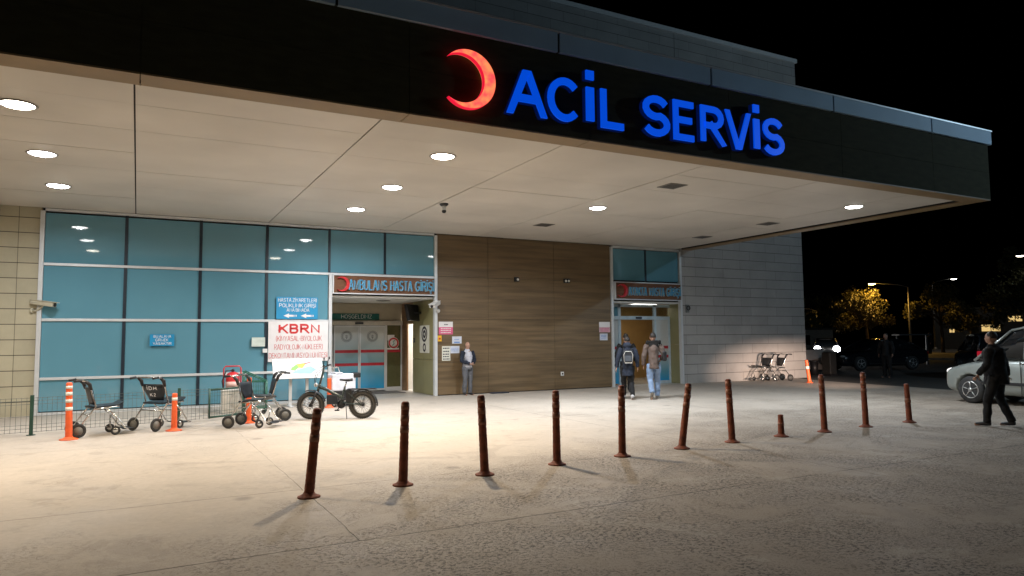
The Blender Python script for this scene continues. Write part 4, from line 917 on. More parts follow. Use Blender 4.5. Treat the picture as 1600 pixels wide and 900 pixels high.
# ============================================================ PEOPLE (local: facing +y, feet at z 0)
def person(label, loc, rz, h, legs, arms, jacket, trousers, shoes, sleeves=None, hair='short', hat=None, torso_lean=0., coat_len=.0, head_turn=0., cat='person', shoulder=.20, extras=None):
    k = h/1.75; t = thing('person', label, cat, loc, rz)
    V = lambda *a: Vector(a)*k
    lean = torso_lean
    hip, chest, neck, head = V(0, 0, .93), V(0, lean*.6, 1.30), V(0, lean, 1.48), V(0, lean+.02, 1.63)
    sh = {s_: V(s_*shoulder*.92, lean, 1.41) for s_ in (-1, 1)}
    hp = {s_: V(s_*.09, 0, .90) for s_ in (-1, 1)}
    def limbs(p, which, sc, upto=2):
        pass
    # body
    p = MB()
    p.tube([V(0, 0, .86), V(0, 0, .98), V(0, lean*.4, 1.14), chest, V(0, lean, 1.43), neck], [(.155*k, .10*k), (.15*k, .10*k), (.135*k, .095*k), (.165*k, .105*k), (.15*k, .08*k), (.055*k, .055*k)], 16)
    p.tube([neck-V(0, 0, .06), neck+V(0, .01, .08)], .052*k, 12)
    p.ell(head, .074*k, .094*k, .112*k, 18); p.ell(head+V(0, .035, -.06), .05*k, .05*k, .045*k, 12)
    p.ell(head+V(0, .092, -.018), .011*k, .015*k, .018*k, 8)
    for s_ in (-1, 1): p.ell(head+V(s_*.078, 0, -.005), .010*k, .022*k, .032*k, 8)
    for s_, (kn, an, toe) in zip((-1, 1), legs):
        kn, an = V(*kn), V(*an); p.tube([hp[s_], hp[s_].lerp(kn, .5), kn, kn.lerp(an, .4), an], [.078*k, .07*k, .052*k, .05*k, .035*k], 12)
        d_ = V(*toe); p.tube([an-V(0, 0, .02), an+d_*.4-V(0, 0, .05), an+d_-V(0, 0, .06)], [.035*k, .035*k, .025*k], 10)
    for s_, (el, wr) in zip((-1, 1), arms):
        el, wr = V(*el), V(*wr); p.tube([sh[s_], sh[s_].lerp(el, .5), el, wr], [.045*k, .043*k, .036*k, .026*k], 10)
        d_ = (wr-el).normalized(); sd = d_.cross(Vector((0, 1, 0))); sd = sd.normalized() if sd.length > .2 else Vector((1, 0, 0)); nn = d_.cross(sd)
        p.tube([wr-d_*.01, wr+d_*.045*k, wr+d_*.085*k], [(.026*k, .018*k), (.036*k, .016*k), (.036*k, .013*k)], 10)
        for q in range(4):
            o_ = nn*((q-1.5)*.0175*k); L_ = (.062, .074, .070, .055)[q]*k; b0 = wr+d_*.078*k+o_
            curl = -sd*s_*.02*k
            p.tube([b0, b0+d_*L_*.5+curl*.3, b0+d_*L_*.9+curl*1.2], [.0088*k, .008*k, .0065*k], 6)
        b0 = wr+d_*.02*k+nn*.028*k; p.tube([b0, b0+nn*.03*k+d_*.03*k, b0+nn*.035*k+d_*.06*k], [.012*k, .010*k, .008*k], 6)
    body = p.build('body', SKIN, t, mods=[('REMESH', dict(mode='VOXEL', voxel_size=.0085)), ('SMOOTH', dict(factor=.5, iterations=2))])
    for f in body.data.polygons: f.use_smooth = True
    # trousers
    p = MB(); p.tube([V(0, 0, .84), V(0, 0, .92), V(0, 0, 1.02)], [(.17*k, .115*k), (.172*k, .118*k), (.160*k, .11*k)], 16)
    for s_, (kn, an, toe) in zip((-1, 1), legs):
        kn, an = V(*kn), V(*an); kb = kn+Vector((0, .01*k, 0))
        p.tube([hp[s_]+V(0, 0, .03), hp[s_].lerp(kb, .45), kb, kb.lerp(an, .45), an.lerp(kb, .12), an-(kb-an).normalized()*.02*k], [.102*k, .092*k, .075*k, .070*k, .066*k, .064*k], 14)
    tr = p.build('trousers', trousers, t, mods=[('REMESH', dict(mode='VOXEL', voxel_size=.012)), ('SMOOTH', dict(factor=.5, iterations=3)), ('DISPLACE', dict(texture=FOLD, strength=.040, mid_level=.45))])
    for f in tr.data.polygons: f.use_smooth = True
    # jacket
    p = MB(); zb = .88-coat_len
    p.tube([V(0, 0, zb), V(0, 0, max(zb+.05, .93)), V(0, lean*.4, 1.13), chest, V(0, lean, 1.42), V(0, lean, 1.475), V(0, lean+.005, 1.51)],
           [((.19 + coat_len*.1)*k, (.135+coat_len*.1)*k), (.185*k, .135*k), (.175*k, .13*k), (.198*k, .138*k), (.17*k, .105*k), (.085*k, .078*k), (.072*k, .07*k)], 18)
    if sleeves:
        jk = p.build('top', jacket, t, mods=[('REMESH', dict(mode='VOXEL', voxel_size=.012)), ('SMOOTH', dict(factor=.5, iterations=3)), ('DISPLACE', dict(texture=FOLD, strength=.040, mid_level=.45))])
        for f in jk.data.polygons: f.use_smooth = True
        p = MB(); p.tube([V(0, -.075, .90), V(0, -.07, 1.15), V(0, -.075, 1.30), V(0, -.05, 1.43), V(0, -.03, 1.50)], [(.205*k, .085*k), (.195*k, .085*k), (.212*k, .085*k), (.17*k, .075*k), (.088*k, .07*k)], 18)
    for s_, (el, wr) in zip((-1, 1), arms):
        el, wr = V(*el), V(*wr); p.tube([sh[s_]-V(s_*.03, 0, 0), sh[s_].lerp(el, .25), el, el.lerp(wr, .5), wr-(wr-el)*.04], [.085*k, .080*k, .068*k, .062*k, .052*k], 12)
    jk = p.build('jacket', sleeves or jacket, t, mods=[('REMESH', dict(mode='VOXEL', voxel_size=.012)), ('SMOOTH', dict(factor=.5, iterations=3)), ('DISPLACE', dict(texture=FOLD, strength=.040, mid_level=.45))])
    for f in jk.data.polygons: f.use_smooth = True
    # shoes
    for s_, (kn, an, toe) in zip((-1, 1), legs):
        an = V(*an); d_ = V(*toe); fl = Vector((d_.x, d_.y, d_.z))
        p = MB(); b0 = an-V(0, 0, .055); b0 = Vector((an.x, an.y, an.z-.045*k))
        p.tube([b0-fl*.35, b0, b0+fl*.55, b0+fl*1.0], [(.040*k, .042*k), (.046*k, .045*k), (.050*k, .034*k), (.036*k, .022*k)], 12)
        p.build('shoe', shoes, t, mods=[('SUBSURF', dict(levels=1))])
    # hair / face
    HB = M('dark_hair', (.02, .015, .012), .6, var=.3, vs=40, bump=.4)
    if hair == 'short':
        p = MB(); p.ell(head+V(0, -.018, .025), .082*k, .092*k, .103*k, 18)
        for v in list(p.bm.verts):
            if v.co.z < head.z-.03*k or (v.co.y > head.y+.045*k and v.co.z < head.z+.055*k): v.co = v.co.lerp(head, .35)
        p.build('hair', HB, t)
    elif hair == 'bald':
        p = MB(); p.ell(head+V(0, -.025, -.01), .081*k, .075*k, .055*k, 16); p.build('hair', M('grey_hair', (.10, .09, .08), .7), t)
    p = MB()
    for s_ in (-1, 1): p.ell(head+V(s_*.03, .083, .005), .012*k, .008*k, .008*k, 8)
    p.build('eyes', INK, t); p = MB(); p.ell(head+V(0, .088, -.055), .024*k, .008*k, .007*k, 8); p.build('mouth', M('lips', (.30, .12, .10), .5), t)
    t['k'] = k
    return t, V, head
std = ((-.10, .0, .50), (-.11, -.02, .10), (-.02, .19, -.02)), ((.10, .0, .50), (.11, -.02, .10), (.03, .19, -.02))
NAVY = M('navy_cloth', (.012, .018, .035), .85, var=.25, vs=12, bump=.25, bs=25); GRYT = M('grey_trousers', (.11, .115, .13), .85, var=.15, vs=10, bump=.3, bs=18)
BLKC = M('black_cloth', (.007, .007, .008), .9, var=.3, vs=10, bump=.3, bs=20); JEAN = M('light_jeans', (.20, .28, .42), .85, var=.22, vs=7, bump=.25, bs=25)
TAUP = M('brown_parka', (.12, .085, .070), .75, var=.2, vs=7, bump=.4, bs=14); DK = M('dark_shoe', (.02, .02, .022), .5); WS = M('white_shoe', (.6, .6, .62), .5); GS = M('grey_shoe', (.20, .18, .15), .6)
# standing man, half turned, hands together in front
t, V, hd = person('bald man in navy and white top and grey trousers standing by the wood wall', (8.47, 18.72, 0), radians(180+8), 1.54, std, (((-.24, .05, 1.13), (-.07, .23, 1.06)), ((.25, .04, 1.12), (.04, .24, 1.03))), M('white_cloth', (.50, .51, .58), .85, bump=.3, bs=20), GRYT, DK, sleeves=NAVY, hair='bald', coat_len=-.03)
# walkers seen from behind
stepA = ((-.10, .16, .52), (-.10, .24, .12), (-.01, .19, -.01)), ((.10, -.02, .50), (.10, -.22, .15), (.01, .16, -.09))
stepB = ((-.10, -.02, .50), (-.09, -.28, .20), (-.01, .10, -.16)), ((.10, .10, .51), (.10, .12, .10), (.01, .19, -.01))
DIRW = radians(-32)
t, V, hd = person('person in black hooded coat with a grey and black backpack walking to the entrance', (11.42, 15.03, 0), DIRW, 1.64, stepA, (((-.26, -.05, 1.14), (-.31, -.01, .89)), ((.26, -.06, 1.14), (.28, .00, .90))), NAVY, BLKC, WS, coat_len=.22)
p = MB(); p.ell(V(0, -.06, 1.50), .13*t['k'], .11*t['k'], .10*t['k'], 14); p.build('hood', NAVY, t, mods=[('SUBSURF', dict(levels=1))])
# (the backpack rides on the walker)
bp_ = thing('backpack', 'black and grey backpack on the back of the black-coated walker', 'backpack', (11.42, 15.03, 0), DIRW); k = t['k']
p = MB(); p.box(-.14*k, -.285*k, 1.0*k, .14*k, -.14*k, 1.38*k, .045*k); b_ = p.build('pack_body', M('pack_black', (.02, .022, .028), .7, bump=.3, bs=30), bp_)
p = MB(); p.box(-.10*k, -.315*k, 1.06*k, .10*k, -.28*k, 1.22*k, .015*k); p.build('front_pocket', M('pack_grey', (.06, .07, .085), .7), b_)
p = MB(); p.tube([V(-.11, -.293, 1.05), V(-.125, -.30, 1.25), V(-.08, -.295, 1.34), V(.08, -.295, 1.34), V(.125, -.30, 1.25), V(.11, -.293, 1.05)], .007*k, 6); p.box(-.10*k, -.29*k, 1.015*k, .10*k, -.287*k, 1.04*k); p.build('reflective_trim', REFL, b_)
for s_ in (-1, 1): p = MB(); p.tube([V(s_*.10, -.15, 1.36), V(s_*.12, -.02, 1.49), V(s_*.12, .12, 1.40), V(s_*.13, .13, 1.25)], .014*k, 6); p.build('strap', BLACK, bp_)
t, V, hd = person('person in brown parka with black fur hood and light jeans walking to the entrance', (12.02, 14.70, 0), DIRW, 1.74, stepB, (((-.25, -.04, 1.14), (-.26, .03, .89)), ((.27, -.05, 1.15), (.22, .15, 1.04))), TAUP, JEAN, GS, coat_len=.08)
p = MB(); random.seed(3)
for i in range(60):
    a_ = pi*i/59*1.0+pi; x = .17*cos(a_); y = -.03+.09*sin(a_)
    p.ell(V(x, y, 1.50+random.uniform(-.035, .02)), .035, .035, .035, 6)
p.ell(V(0, -.10, 1.43), .13, .06, .10, 12)
p.build('fur_hood', M('black_fur', (.012, .011, .010), .95, bump=.8, bs=80), t)
sb = thing('shoulder_bag', 'dark bag on the right side of the walker in the brown parka', 'bag', (12.02, 14.70, 0), DIRW); k = t['k']
p = MB(); p.box(.22*k, -.16*k, 1.0*k, .33*k, .08*k, 1.26*k, .03*k); p.build('bag_body', BLACK, sb); p = MB(); p.tube([V(.24, -.04, 1.26), V(.2, -.09, 1.45), V(.14, 0, 1.50), V(.20, .12, 1.36), V(.26, .03, 1.24)], .010*k, 6); p.build('strap', BLACK, sb)
person('dark haired person in black just ahead of the backpack walker at the entrance', (12.72, 16.80, 0), DIRW, 1.74, stepB, (((-.27, -.02, 1.16), (-.28, .03, .91)), ((.27, -.02, 1.16), (.28, .05, .92))), BLKC, BLKC, DK)
wide = ((-.11, .11, .51), (-.13, .15, .10), (-.02, .20, -.01)), ((.11, -.03, .50), (.14, -.17, .11), (.01, .19, -.02))
person('person in dark clothes striding in front of the silver van', (13.30, 6.98, 0), radians(14), 1.66, wide, (((-.27, .06, 1.15), (-.25, .22, .95)), ((.27, -.08, 1.15), (.30, -.10, .91))), BLKC, BLKC, DK, shoulder=.235, coat_len=.10, torso_lean=.03)
person('dim figure in black standing beside the black sedan', (25.4, 17.2, 0), radians(100), 1.70, std, (((-.26, .02, 1.17), (-.25, .06, .93)), ((.26, 0, 1.17), (.27, .06, .92))), BLKC, BLKC, DK)

# ============================================================ VEHICLES
GLS = M('car_glass', (.008, .010, .012), .03, coat=.3)
def car(name, label, loc, rz, paint, L, W, stations, cabin, wheels, wr, lights='off', cat='car', arch=None):
    """stations: (x, z_bottom, z_belt, width factor) ; cabin: (x, z_top, inset) ; +x is forward"""
    t = thing(name, label, cat, loc, rz)
    hw = W/2; p = MB(); rings = []
    for x, zb, zt, wf in stations:
        a = hw*wf
        half = [(a*.80, zb), (a*.97, zb+.06), (a, zb+.22*(zt-zb)+.03), (a*1.0, zb+.55*(zt-zb)), (a*.975, zt-.13*(zt-zb)), (a*.90, zt-.02), (a*.55, zt+.025)]
        pts = [(0, zb)]+half+[(0, zt+.035)]+[(-y, z) for y, z in half[::-1]]
        rings.append([p.bm.verts.new((x, y, z)) for y, z in pts])
    p.skin(rings)
    me = p.mesh('b'); me = evaluated(me, [('SUBSURF', dict(levels=2))])
    cut = MB()
    for x in wheels:
        for s_ in (-1, 1): cut.lathe([(wr+.055, -.16), (wr+.055, .16)], (x, s_*(hw-.08), wr), 28, 'y')
    co = cut.build('cut', BLACK); me = evaluated(me, [('BOOLEAN', dict(object=co, operation='DIFFERENCE', solver='EXACT'))]); bpy.data.objects.remove(co)
    for f in me.polygons: f.use_smooth = True
    body = addobj('body', me, paint, t)
    # cabin glass
    p = MB(); rings = []
    for x, zb, zt, wf in cabin:
        a = hw*wf; b2 = a*.80; top = zt
        pts = [(a, zb), (b2+.03, zb+(top-zb)*.75), (b2, top-.04), (b2*.85, top)]
        pts = pts+[(-y, z) for y, z in pts[::-1]]
        rings.append([p.bm.verts.new((x, y, z)) for y, z in pts])
    p.skin(rings, smooth=True); cab = p.build('windows', GLS, t)
    # roof skin and pillars
    p = MB(); rings = []
    for x, zb, zt, wf in cabin:
        if zt < max(c[2] for c in cabin)-.16: continue
        b2 = hw*wf*.80
        rings.append([p.bm.verts.new(q) for q in ((x, b2+.022, zt-.055), (x, b2*.85, zt+.018), (x, 0, zt+.032), (x, -b2*.85, zt+.018), (x, -b2-.022, zt-.055), (x, -b2*.8, zt-.01), (x, b2*.8, zt-.01))])
    if len(rings) > 1: p.skin(rings); p.build('roof', paint, t, mods=[('SUBSURF', dict(levels=1))])
    p = MB()
    n_ = len(cabin)
    zmax = max(c[2] for c in cabin)
    for s_ in (-1, 1):
        def pt(i, f):
            x, zb, zt, wf = cabin[i]; a = hw*wf; b2 = a*.80; return Vector((x, s_*((a+(b2-a)*f)+.008), zb+(zt-.03-zb)*f))
        fr = [i for i in range(n_) if cabin[i][2] >= zmax-.16]
        f0, f1 = fr[0], fr[-1]
        lo = min(f0, f1)
        p.tube([pt(0, 0), pt(fr[0], 1)], .032, 8); p.tube([pt(n_-1, 0), pt(fr[-1], 1)], .04, 8)
        for q in fr[1:-1]: p.tube([pt(q, 0), pt(q, .98)], .03, 8)
        p.tube([pt(q, 1) for q in fr], .028, 8)
    p.build('pillars', paint, t)
    for x in wheels:
        for s_ in (-1, 1):
            q = MB(); q.lathe([(wr*.60, -.10), (wr*.93, -.10), (wr, -.06), (wr, .06), (wr*.93, .10), (wr*.60, .10)], (x, s_*(hw-.11), wr), 28, 'y'); q.torus((x, s_*(hw-.11), wr), wr*.62, .012, 'y', 24, 6)
            wv = q.build('wheel', RUBBER, t)
            q = MB(); yo = s_*(hw-.02)
            q.torus((x, yo, wr), wr*.60, .014, 'y', 28, 6); q.lathe([(.001, -.02), (.05, -.02), (.05, .02), (.001, .02)], (x, yo, wr), 14, 'y')
            for k_ in range(5):
                a_ = 2*pi*k_/5+.3; c_, d_ = cos(a_), sin(a_)
                q.tube([(x+.04*c_, yo, wr+.04*d_), (x+wr*.6*c_, yo-s_*.01, wr+wr*.6*d_)], [(.022, .012), (.038, .012)], 6)
            q.build('rim', M('alloy', (.55, .55, .55), .3, metal=.8), wv)
    return t, body
# silver van heading to the building
SILV = M('silver_green_paint', (.30, .33, .31), .3, metal=.35, coat=.6, var=.03)
st = [(2.02, .38, .66, .70), (1.95, .24, .80, .88), (1.6, .22, .90, .97), (1.0, .20, 1.02, 1.0), (.4, .20, 1.05, 1.0), (-.8, .20, 1.06, 1.0), (-1.7, .22, 1.06, .99), (-1.98, .30, 1.04, .95), (-2.0, .5, .95, .9)]
cb = [(1.18, 1.0, 1.03, .90), (.80, 1.02, 1.40, .91), (.38, 1.03, 1.72, .91), (.05, 1.04, 1.79, .92), (-.65, 1.04, 1.82, .92), (-1.60, 1.04, 1.80, .92), (-1.92, 1.04, 1.70, .90), (-1.96, 1.04, 1.06, .90)]
VA = radians(84)
VC = Vector((18.02, 8.32, 0))
t, body = car('silver_van', 'silver grey small van with its headlights on at the right edge', tuple(VC), VA, SILV, 4.0, 1.68, st, cb, (1.28, -1.38), .315, cat='van')
for s_ in (-1, 1):
    p = MB(); p.box(.10, s_*.842, .20, .112, s_*.852, 1.05); p.box(-.72, s_*.842, .3, -.708, s_*.852, 1.05); p.box(-1.2, s_*.843, .46, 1.0, s_*.862, .53, .004); p.build('door_trim', BLACK, t)
    p = MB(); p.box(-.04, s_*.845, .93, .08, s_*.875, .965, .006); p.build('door_handle', BLACK, t)
    p = MB(); p.ell((.78, s_*.95, 1.12), .06, .10, .08, 12); p.build('side_mirror', SILV, t)
    p = MB(); p.ell((1.96, s_*.50, .72), .07, .14, .08, 14); p.build('headlight', M('headlamp_on', (.9, .9, .9), em=(1, .88, .75), es=.5), t)
p = MB(); p.box(2.0, -.35, .40, 2.03, .35, .58, .01); p.build('grille', BLACK, t)
for s_ in (-1, 1):
    l = bpy.data.lights.new('van_headlamp', 'SPOT'); l.energy = 2600; l.spot_size = radians(18); l.spot_blend = .9; l.color = (1, .74, .60); l.shadow_soft_size = .05
    o = bpy.data.objects.new('van_headlamp', l); COL.objects.link(o); o.parent = t
    o.matrix_basis = Matrix.Translation((2.10, s_*.6, .74)) @ Vector((1, -.26, -.055)).to_track_quat('-Z', 'Y').to_matrix().to_4x4() @ Matrix.Diagonal((2.4, 1, 1, 1))
# black sedan
BLKP = M('black_paint', (.010, .011, .014), .12, coat=1., var=.05)
ss = [(2.36, .35, .60, .72), (2.28, .22, .70, .88), (1.8, .18, .80, .97), (1.0, .17, .92, 1.0), (0, .17, .95, 1.0), (-1.2, .18, .97, 1.0), (-1.9, .22, 1.0, .97), (-2.3, .28, .98, .9), (-2.38, .45, .88, .78)]
sc_ = [(1.10, .90, .93, .90), (.35, .93, 1.33, .90), (-.1, .94, 1.45, .91), (-.8, .95, 1.46, .91), (-1.35, .96, 1.34, .90), (-2.0, .97, 1.0, .86)]
t, body = car('black_sedan', 'glossy black sedan parked side-on beyond the right end of the building', (30.9, 21.6, 0), radians(165), BLKP, 4.8, 1.86, ss, sc_, (1.42, -1.38), .33)
for s_ in (-1, 1):
    p = MB(); p.box(-1.0, s_*.925, .30, 1.0, s_*.94, .33, .002); p.build('chrome_trim', CHROME, t)
    p = MB(); p.ell((2.2, s_*.66, .66), .12, .14, .06, 12); p.build('headlight', M('lens_grey', (.5, .5, .5), .15), t)
    p = MB(); p.ell((.95, s_*1.0, .99), .06, .09, .06, 12); p.build('side_mirror', BLKP, t)
    p = MB(); p.box(-2.39, s_*.45, .72, -2.33, s_*.80, .84, .02); p.build('tail_light', M('tail_glass', (.25, .01, .01), .2), t)
# oncoming car with headlights
t, body = car('oncoming_car', 'pale car facing the camera with two bright white headlights', (43.4, 34.0, 0), radians(180+40), M('grey_paint', (.18, .17, .16), .3, coat=.5), 4.3, 1.76, ss, sc_, (1.42, -1.38), .33)
for s_ in (-1, 1):
    p = MB(); p.ell((2.26, s_*.60, .72), .12, .22, .22, 16); p.build('headlight', M('headlamp_white', (.9, .9, .9), em=(.95, .97, 1), es=30), t)  # glowing lens oversized, its shape stands in for the headlight bloom
    l = bpy.data.lights.new('car_headlamp', 'SPOT'); l.energy = 130; l.spot_size = radians(90); l.spot_blend = .9; l.color = (1, .95, .9)
    o = bpy.data.objects.new('car_headlamp', l); COL.objects.link(o); o.parent = t
    o.matrix_basis = Matrix.Translation((2.45, s_*.62, .70)) @ Vector((1, 0, -.06)).to_track_quat('-Z', 'Y').to_matrix().to_4x4()
# dark estate car behind the van, rear towards us
sv = [(2.2, .40, .7, .74), (2.1, .26, .84, .9), (1.6, .24, .95, .98), (.9, .22, 1.02, 1.0), (-.8, .22, 1.05, 1.0), (-1.9, .24, 1.05, .98), (-2.2, .35, 1.03, .92), (-2.24, .55, .95, .86)]
sw = [(1.1, .98, 1.02, .90), (.4, 1.02, 1.5, .90), (0, 1.03, 1.63, .91), (-1.2, 1.03, 1.65, .91), (-1.9, 1.03, 1.56, .90), (-2.15, 1.03, 1.06, .88)]
t, body = car('dark_hatchback', 'dark parked car showing red tail lights and number plate behind the silver van', (28.6, 15.2, 0), radians(40), M('dark_blue_paint', (.02, .022, .028), .25, coat=.6), 4.4, 1.8, sv, sw, (1.35, -1.35), .34)
for s_ in (-1, 1):
    p = MB(); p.box(-2.27, s_*.58, .80, -2.15, s_*.84, 1.02, .03); p.build('tail_light', M('tail_on', (.4, .01, .02), em=(1, .02, .05), es=.30), t)
p = MB(); p.box(-2.275, -.26, .78, -2.25, .26, .90, .004); p.build('number_plate', M('plate', (.6, .62, .62), .4, em=(.8, .9, 1), es=.12), t)
t, body = car('parked_car', 'dim roof of a dark car parked beyond the dark hatchback', (40.5, 19.4, 0), radians(215), M('dark_green_paint', (.035, .04, .035), .3, coat=.5), 4.4, 1.8, sv, sw, (1.35, -1.35), .34)

# ============================================================ STREET OBJECTS
t = thing('utility_cabinet', 'pale cabinet at the building corner lit by the headlights', 'cabinet', (29.2, 23.6, 0), radians(-45))
p = MB(); p.box(-.42, -.2, .1, .42, .2, .95, .02); p.box(-.45, -.22, 0, .45, .22, .1); p.build('cabinet_body', M('pale_cabinet', (.55, .47, .42), .5, var=.1), t); p = MB(); p.box(-.46, -.24, .955, .46, .24, 1.0, .01); p.build('cabinet_top', BLACK, t)
t = thing('litter_bin', 'small black litter bin just right of the building corner', 'bin', (24.9, 20.1, 0))
p = MB(); p.lathe([(.001, 0), (.13, 0), (.17, .55), (.001, .55)], n=18); p.build('bin_body', BLACK, t); p = MB(); p.lathe([(.15, .55), (.21, .55), (.21, .60), (.15, .60)], n=18); p.build('bin_rim', BLACK, t)
t = thing('dark_pillar', 'dark square pillar beside the hood of the black sedan', 'pillar', (25.0, 19.45, 0))
p = MB(); p.box(-.2, -.2, .05, .2, .2, .95, .03); p.build('pillar_shaft', M('dark_pillar_paint', (.02, .018, .016), .6), t); p = MB(); p.box(-.24, -.24, 0, .24, .24, .05); p.build('pillar_base', BLACK, t)
# shelter
t = thing('bus_shelter', 'dark open shelter frame behind the rear of the black sedan', 'shelter', (38.5, 24.6, 0), radians(-35))
p = MB(); p.box(-1.0, -.6, 2.0, 1.0, .6, 2.1, .01); p.build('shelter_roof', BLACK, t)
for x in (-.9, .9): p = MB(); p.box(x-.05, -.05, 0, x+.05, .05, 2.0); p.build('post', BLACK, t)
t.matrix_basis = Matrix.Translation((38.0, 24.2, -.1)) @ Matrix.Rotation(radians(-35), 4, 'Z') @ Matrix.Scale(.85, 4)
# figures by the lit kiosk
person('distant dark pedestrian under the trees left of the lit kerb', (56, 34.2, 0.11), radians(60), 1.7, std, (((-.26, .02, 1.17), (-.25, .06, .93)), ((.26, 0, 1.17), (.27, .06, .92))), BLKC, BLKC, DK)

def lamp_post(label, x, y, h, arm, colr, power, es, head_lit=True, group='street lamps along the road', polecol=None, cutoff=True):
    t = thing('street_lamp', label, 'street lamp', (x, y, 0), 0, group)
    p = MB(); p.tube([(0, 0, 0), (0, 0, h*.5), (0, 0, h*.93)], [.11, .085, .055], 10); p.lathe([(.001, 0), (.2, 0), (.2, .05), (.12, .3), (.001, .3)], n=12); p.build('pole', polecol or M('pole_grey', (.26, .26, .25), .5, metal=.3), t)
    ax = Vector(arm); p = MB(); p.tube([(0, 0, h*.93), ax*.3+Vector((0, 0, h*.97)), ax+Vector((0, 0, h))], .03, 6); p.build('arm', M('pole_grey', (.26, .26, .25), .5, metal=.3), t)
    d_ = ax.normalized(); p = MB(); c = ax+d_*.25+Vector((0, 0, h)); R_ = Vector((1, 0, 0)).rotation_difference(d_).to_matrix()
    p.ell(c, .38, .16, .09, 12, R_); p.build('lamp_head', M('pole_grey', (.26, .26, .25), .5, metal=.3), t)
    p = MB(); p.ell(c-Vector((0, 0, .05)), .30, .13, .09, 12, R_); p.build('lens', M('lens_'+str(colr), (.8, .8, .8), em=colr, es=es), t)
    if power:
        l = bpy.data.lights.new('street_lamp_light', 'SPOT' if cutoff else 'POINT'); l.energy = power;
        if cutoff: l.spot_size = radians(158); l.spot_blend = .12
        l.color = colr; l.shadow_soft_size = .12
        o = bpy.data.objects.new('street_lamp_light', l); COL.objects.link(o); o.parent = t; o.location = c-Vector((0, 0, .25))
    return t
perp = Vector((cos(radians(55)), -sin(radians(55)), 0))
SOD = (1, .55, .10)
lamp_post('street lamp glowing orange above the tree behind the black sedan', 62.64, 40.0, 6.5, -perp*2.2+Vector((-.6, .2, 0)), SOD, 1000, 130)
lamp_post('white street lamp with its arm to the right, beyond the orange one', 76.6, 46.2, 7.7, perp*1.8, (1, .93, .85), 250, 9)
lamp_post('small distant lamp just at the edge of the grey stone wall', 61.6, 49.2, 4.5, -perp*1.1+Vector((-.3, 0, 0)), (1, .75, .40), 260, 20)
lamp_post('high street lamp at the far right edge', 62.8, 29.0, 7.9, -perp*1.2, (1, .85, .65), 20, 14)
lamp_post('added unseen street lamp outside the right edge near the van, washing the canopy edge', 27, 2.0, 8.6, Vector((-1.8, .4, 0)), (.55, .80, 1.0), 1250, 20, cutoff=False)  # lamp added out of view to brighten the parapet and canopy edge

# trees
BARK = M('bark', (.07, .05, .035), .9, var=.3, vs=12, bump=.8, bs=12)
def leafm(n, c): return M(n, c, .6, var=.5, vs=1.6)
def tree(label, x, y, h, r, zc, nl, lm, seed, size=.16):
    random.seed(seed); t = thing('tree', label, 'tree', (x, y, 0), 0, 'trees along the road')
    p = MB(); p.tube([(0, 0, 0), (.05, .03, zc*.4), (.0, .08, zc*.8), (.1, 0, zc*1.1)], [.17, .13, .10, .05], 8)
    cl = []
    for i in range(20):
        a_ = random.uniform(0, 2*pi); e = random.uniform(-.6, 1.2); rr = r*random.uniform(.45, 1.12)
        c = Vector((cos(a_)*cos(e)*rr, sin(a_)*cos(e)*rr, zc+sin(e)*rr*.85*h)); cl.append((c, random.uniform(.22, .62)*r*.6))
        p.tube([(0, .05, zc*random.uniform(.6, .95)), c*.5+Vector((0, 0, zc*.45)), c], [.06, .035, .012], 5)
    p.build('trunk', BARK, t)
    b = bmesh.new()
    for i in range(nl):
        c, rad = random.choice(cl); v = Vector((random.gauss(0, 1), random.gauss(0, 1), random.gauss(0, .7))); v = c+v.normalized()*rad*random.random()**.5
        n_ = Vector((random.gauss(0, 1), random.gauss(0, 1), random.gauss(.4, 1))).normalized(); u_ = n_.orthogonal().normalized(); w_ = n_.cross(u_); s_ = size*random.uniform(.6, 1.3)
        b.faces.new([b.verts.new(q) for q in (v-u_*s_, v+w_*s_*.5, v+u_*s_, v-w_*s_*.5)])
    me = bpy.data.meshes.new('crown'); b.to_mesh(me); b.free(); addobj('crown', me, lm, t)
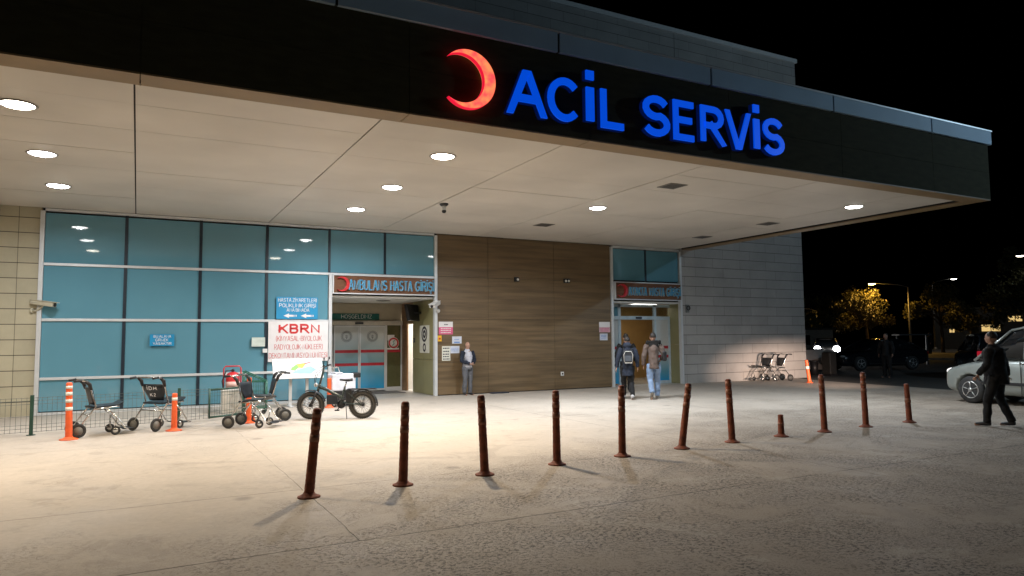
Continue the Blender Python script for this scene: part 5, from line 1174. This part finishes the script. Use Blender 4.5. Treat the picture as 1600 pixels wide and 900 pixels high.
LF1 = leafm('leaf_olive', (.085, .075, .022)); LF2 = leafm('leaf_dark', (.05, .06, .025))
tree('broad tree lit yellow right under the orange street lamp', 60.2, 42.6, .75, 3.0, 3.5, 8500, LF1, 11, .11)
tree('second lit tree just right of the orange lamp pole', 65.2, 38.6, 1.15, 2.5, 3.9, 7000, LF1, 12, .13)
tree('low lit tree under the white street lamp', 64.5, 35.6, 1., 1.9, 2.6, 3600, LF1, 13, .12)
tree('dark tall tree at the right behind the silver van', 66, 30.8, 1.3, 3.6, 5.2, 7000, LF2, 14, .15)
tree('small dim tree at the edge of the grey stone wall', 53.5, 44.0, .8, 1.7, 2.6, 2000, LF2, 15, .18)
tree('dim tree between the building corner and the sedan', 70, 56, 1., 3.0, 4.2, 3000, LF2, 16, .2)
# far buildings
t = thing('pale_kiosk', 'low pale wall building seen dimly over the hood of the black sedan', 'building', (50, 41.5, 0), radians(-38))
p = MB(); p.box(-3.3, -1.2, 0, 2.2, 1.5, 2.15); p.build('wall', M('kiosk_wall', (.30, .27, .23), .7, var=.15), t); p = MB(); p.box(-3.5, -1.4, 2.155, 2.4, 1.7, 2.3); p.build('roof', ASPH, t)
p = MB(); p.box(-1.0, -1.22, .9, .4, -1.201, 1.7); p.build('window', GLS, t)
t = thing('far_building', 'far dark building with two lit yellow windows above the van', 'building', (90, 46, 0), radians(-60))
p = MB(); p.box(-7, -2, 0, 7, 4, 4.6); p.build('wall', M('dark_wall', (.05, .05, .045), .8), t); p = MB(); p.box(-7.3, -2.3, 4.605, 7.3, 4.3, 4.8); p.build('roof', ASPH, t)
LW = M('lit_window', (.5, .5, .4), em=(1, .68, .25), es=.75)
for x0, x1, z0, z1 in ((-2.3, -.5, 2.0, 2.75), (.3, 1.6, 3.1, 3.7), (-5.5, -5.0, 1.9, 2.3)):
    p = MB(); p.box(x0, -2.03, z0, x1, -2.001, z1); f = p.build('window', LW, t); p = MB(); p.box((x0+x1)/2-.03, -2.05, z0, (x0+x1)/2+.03, -2.031, z1); p.build('window_bar', BLACK, f)
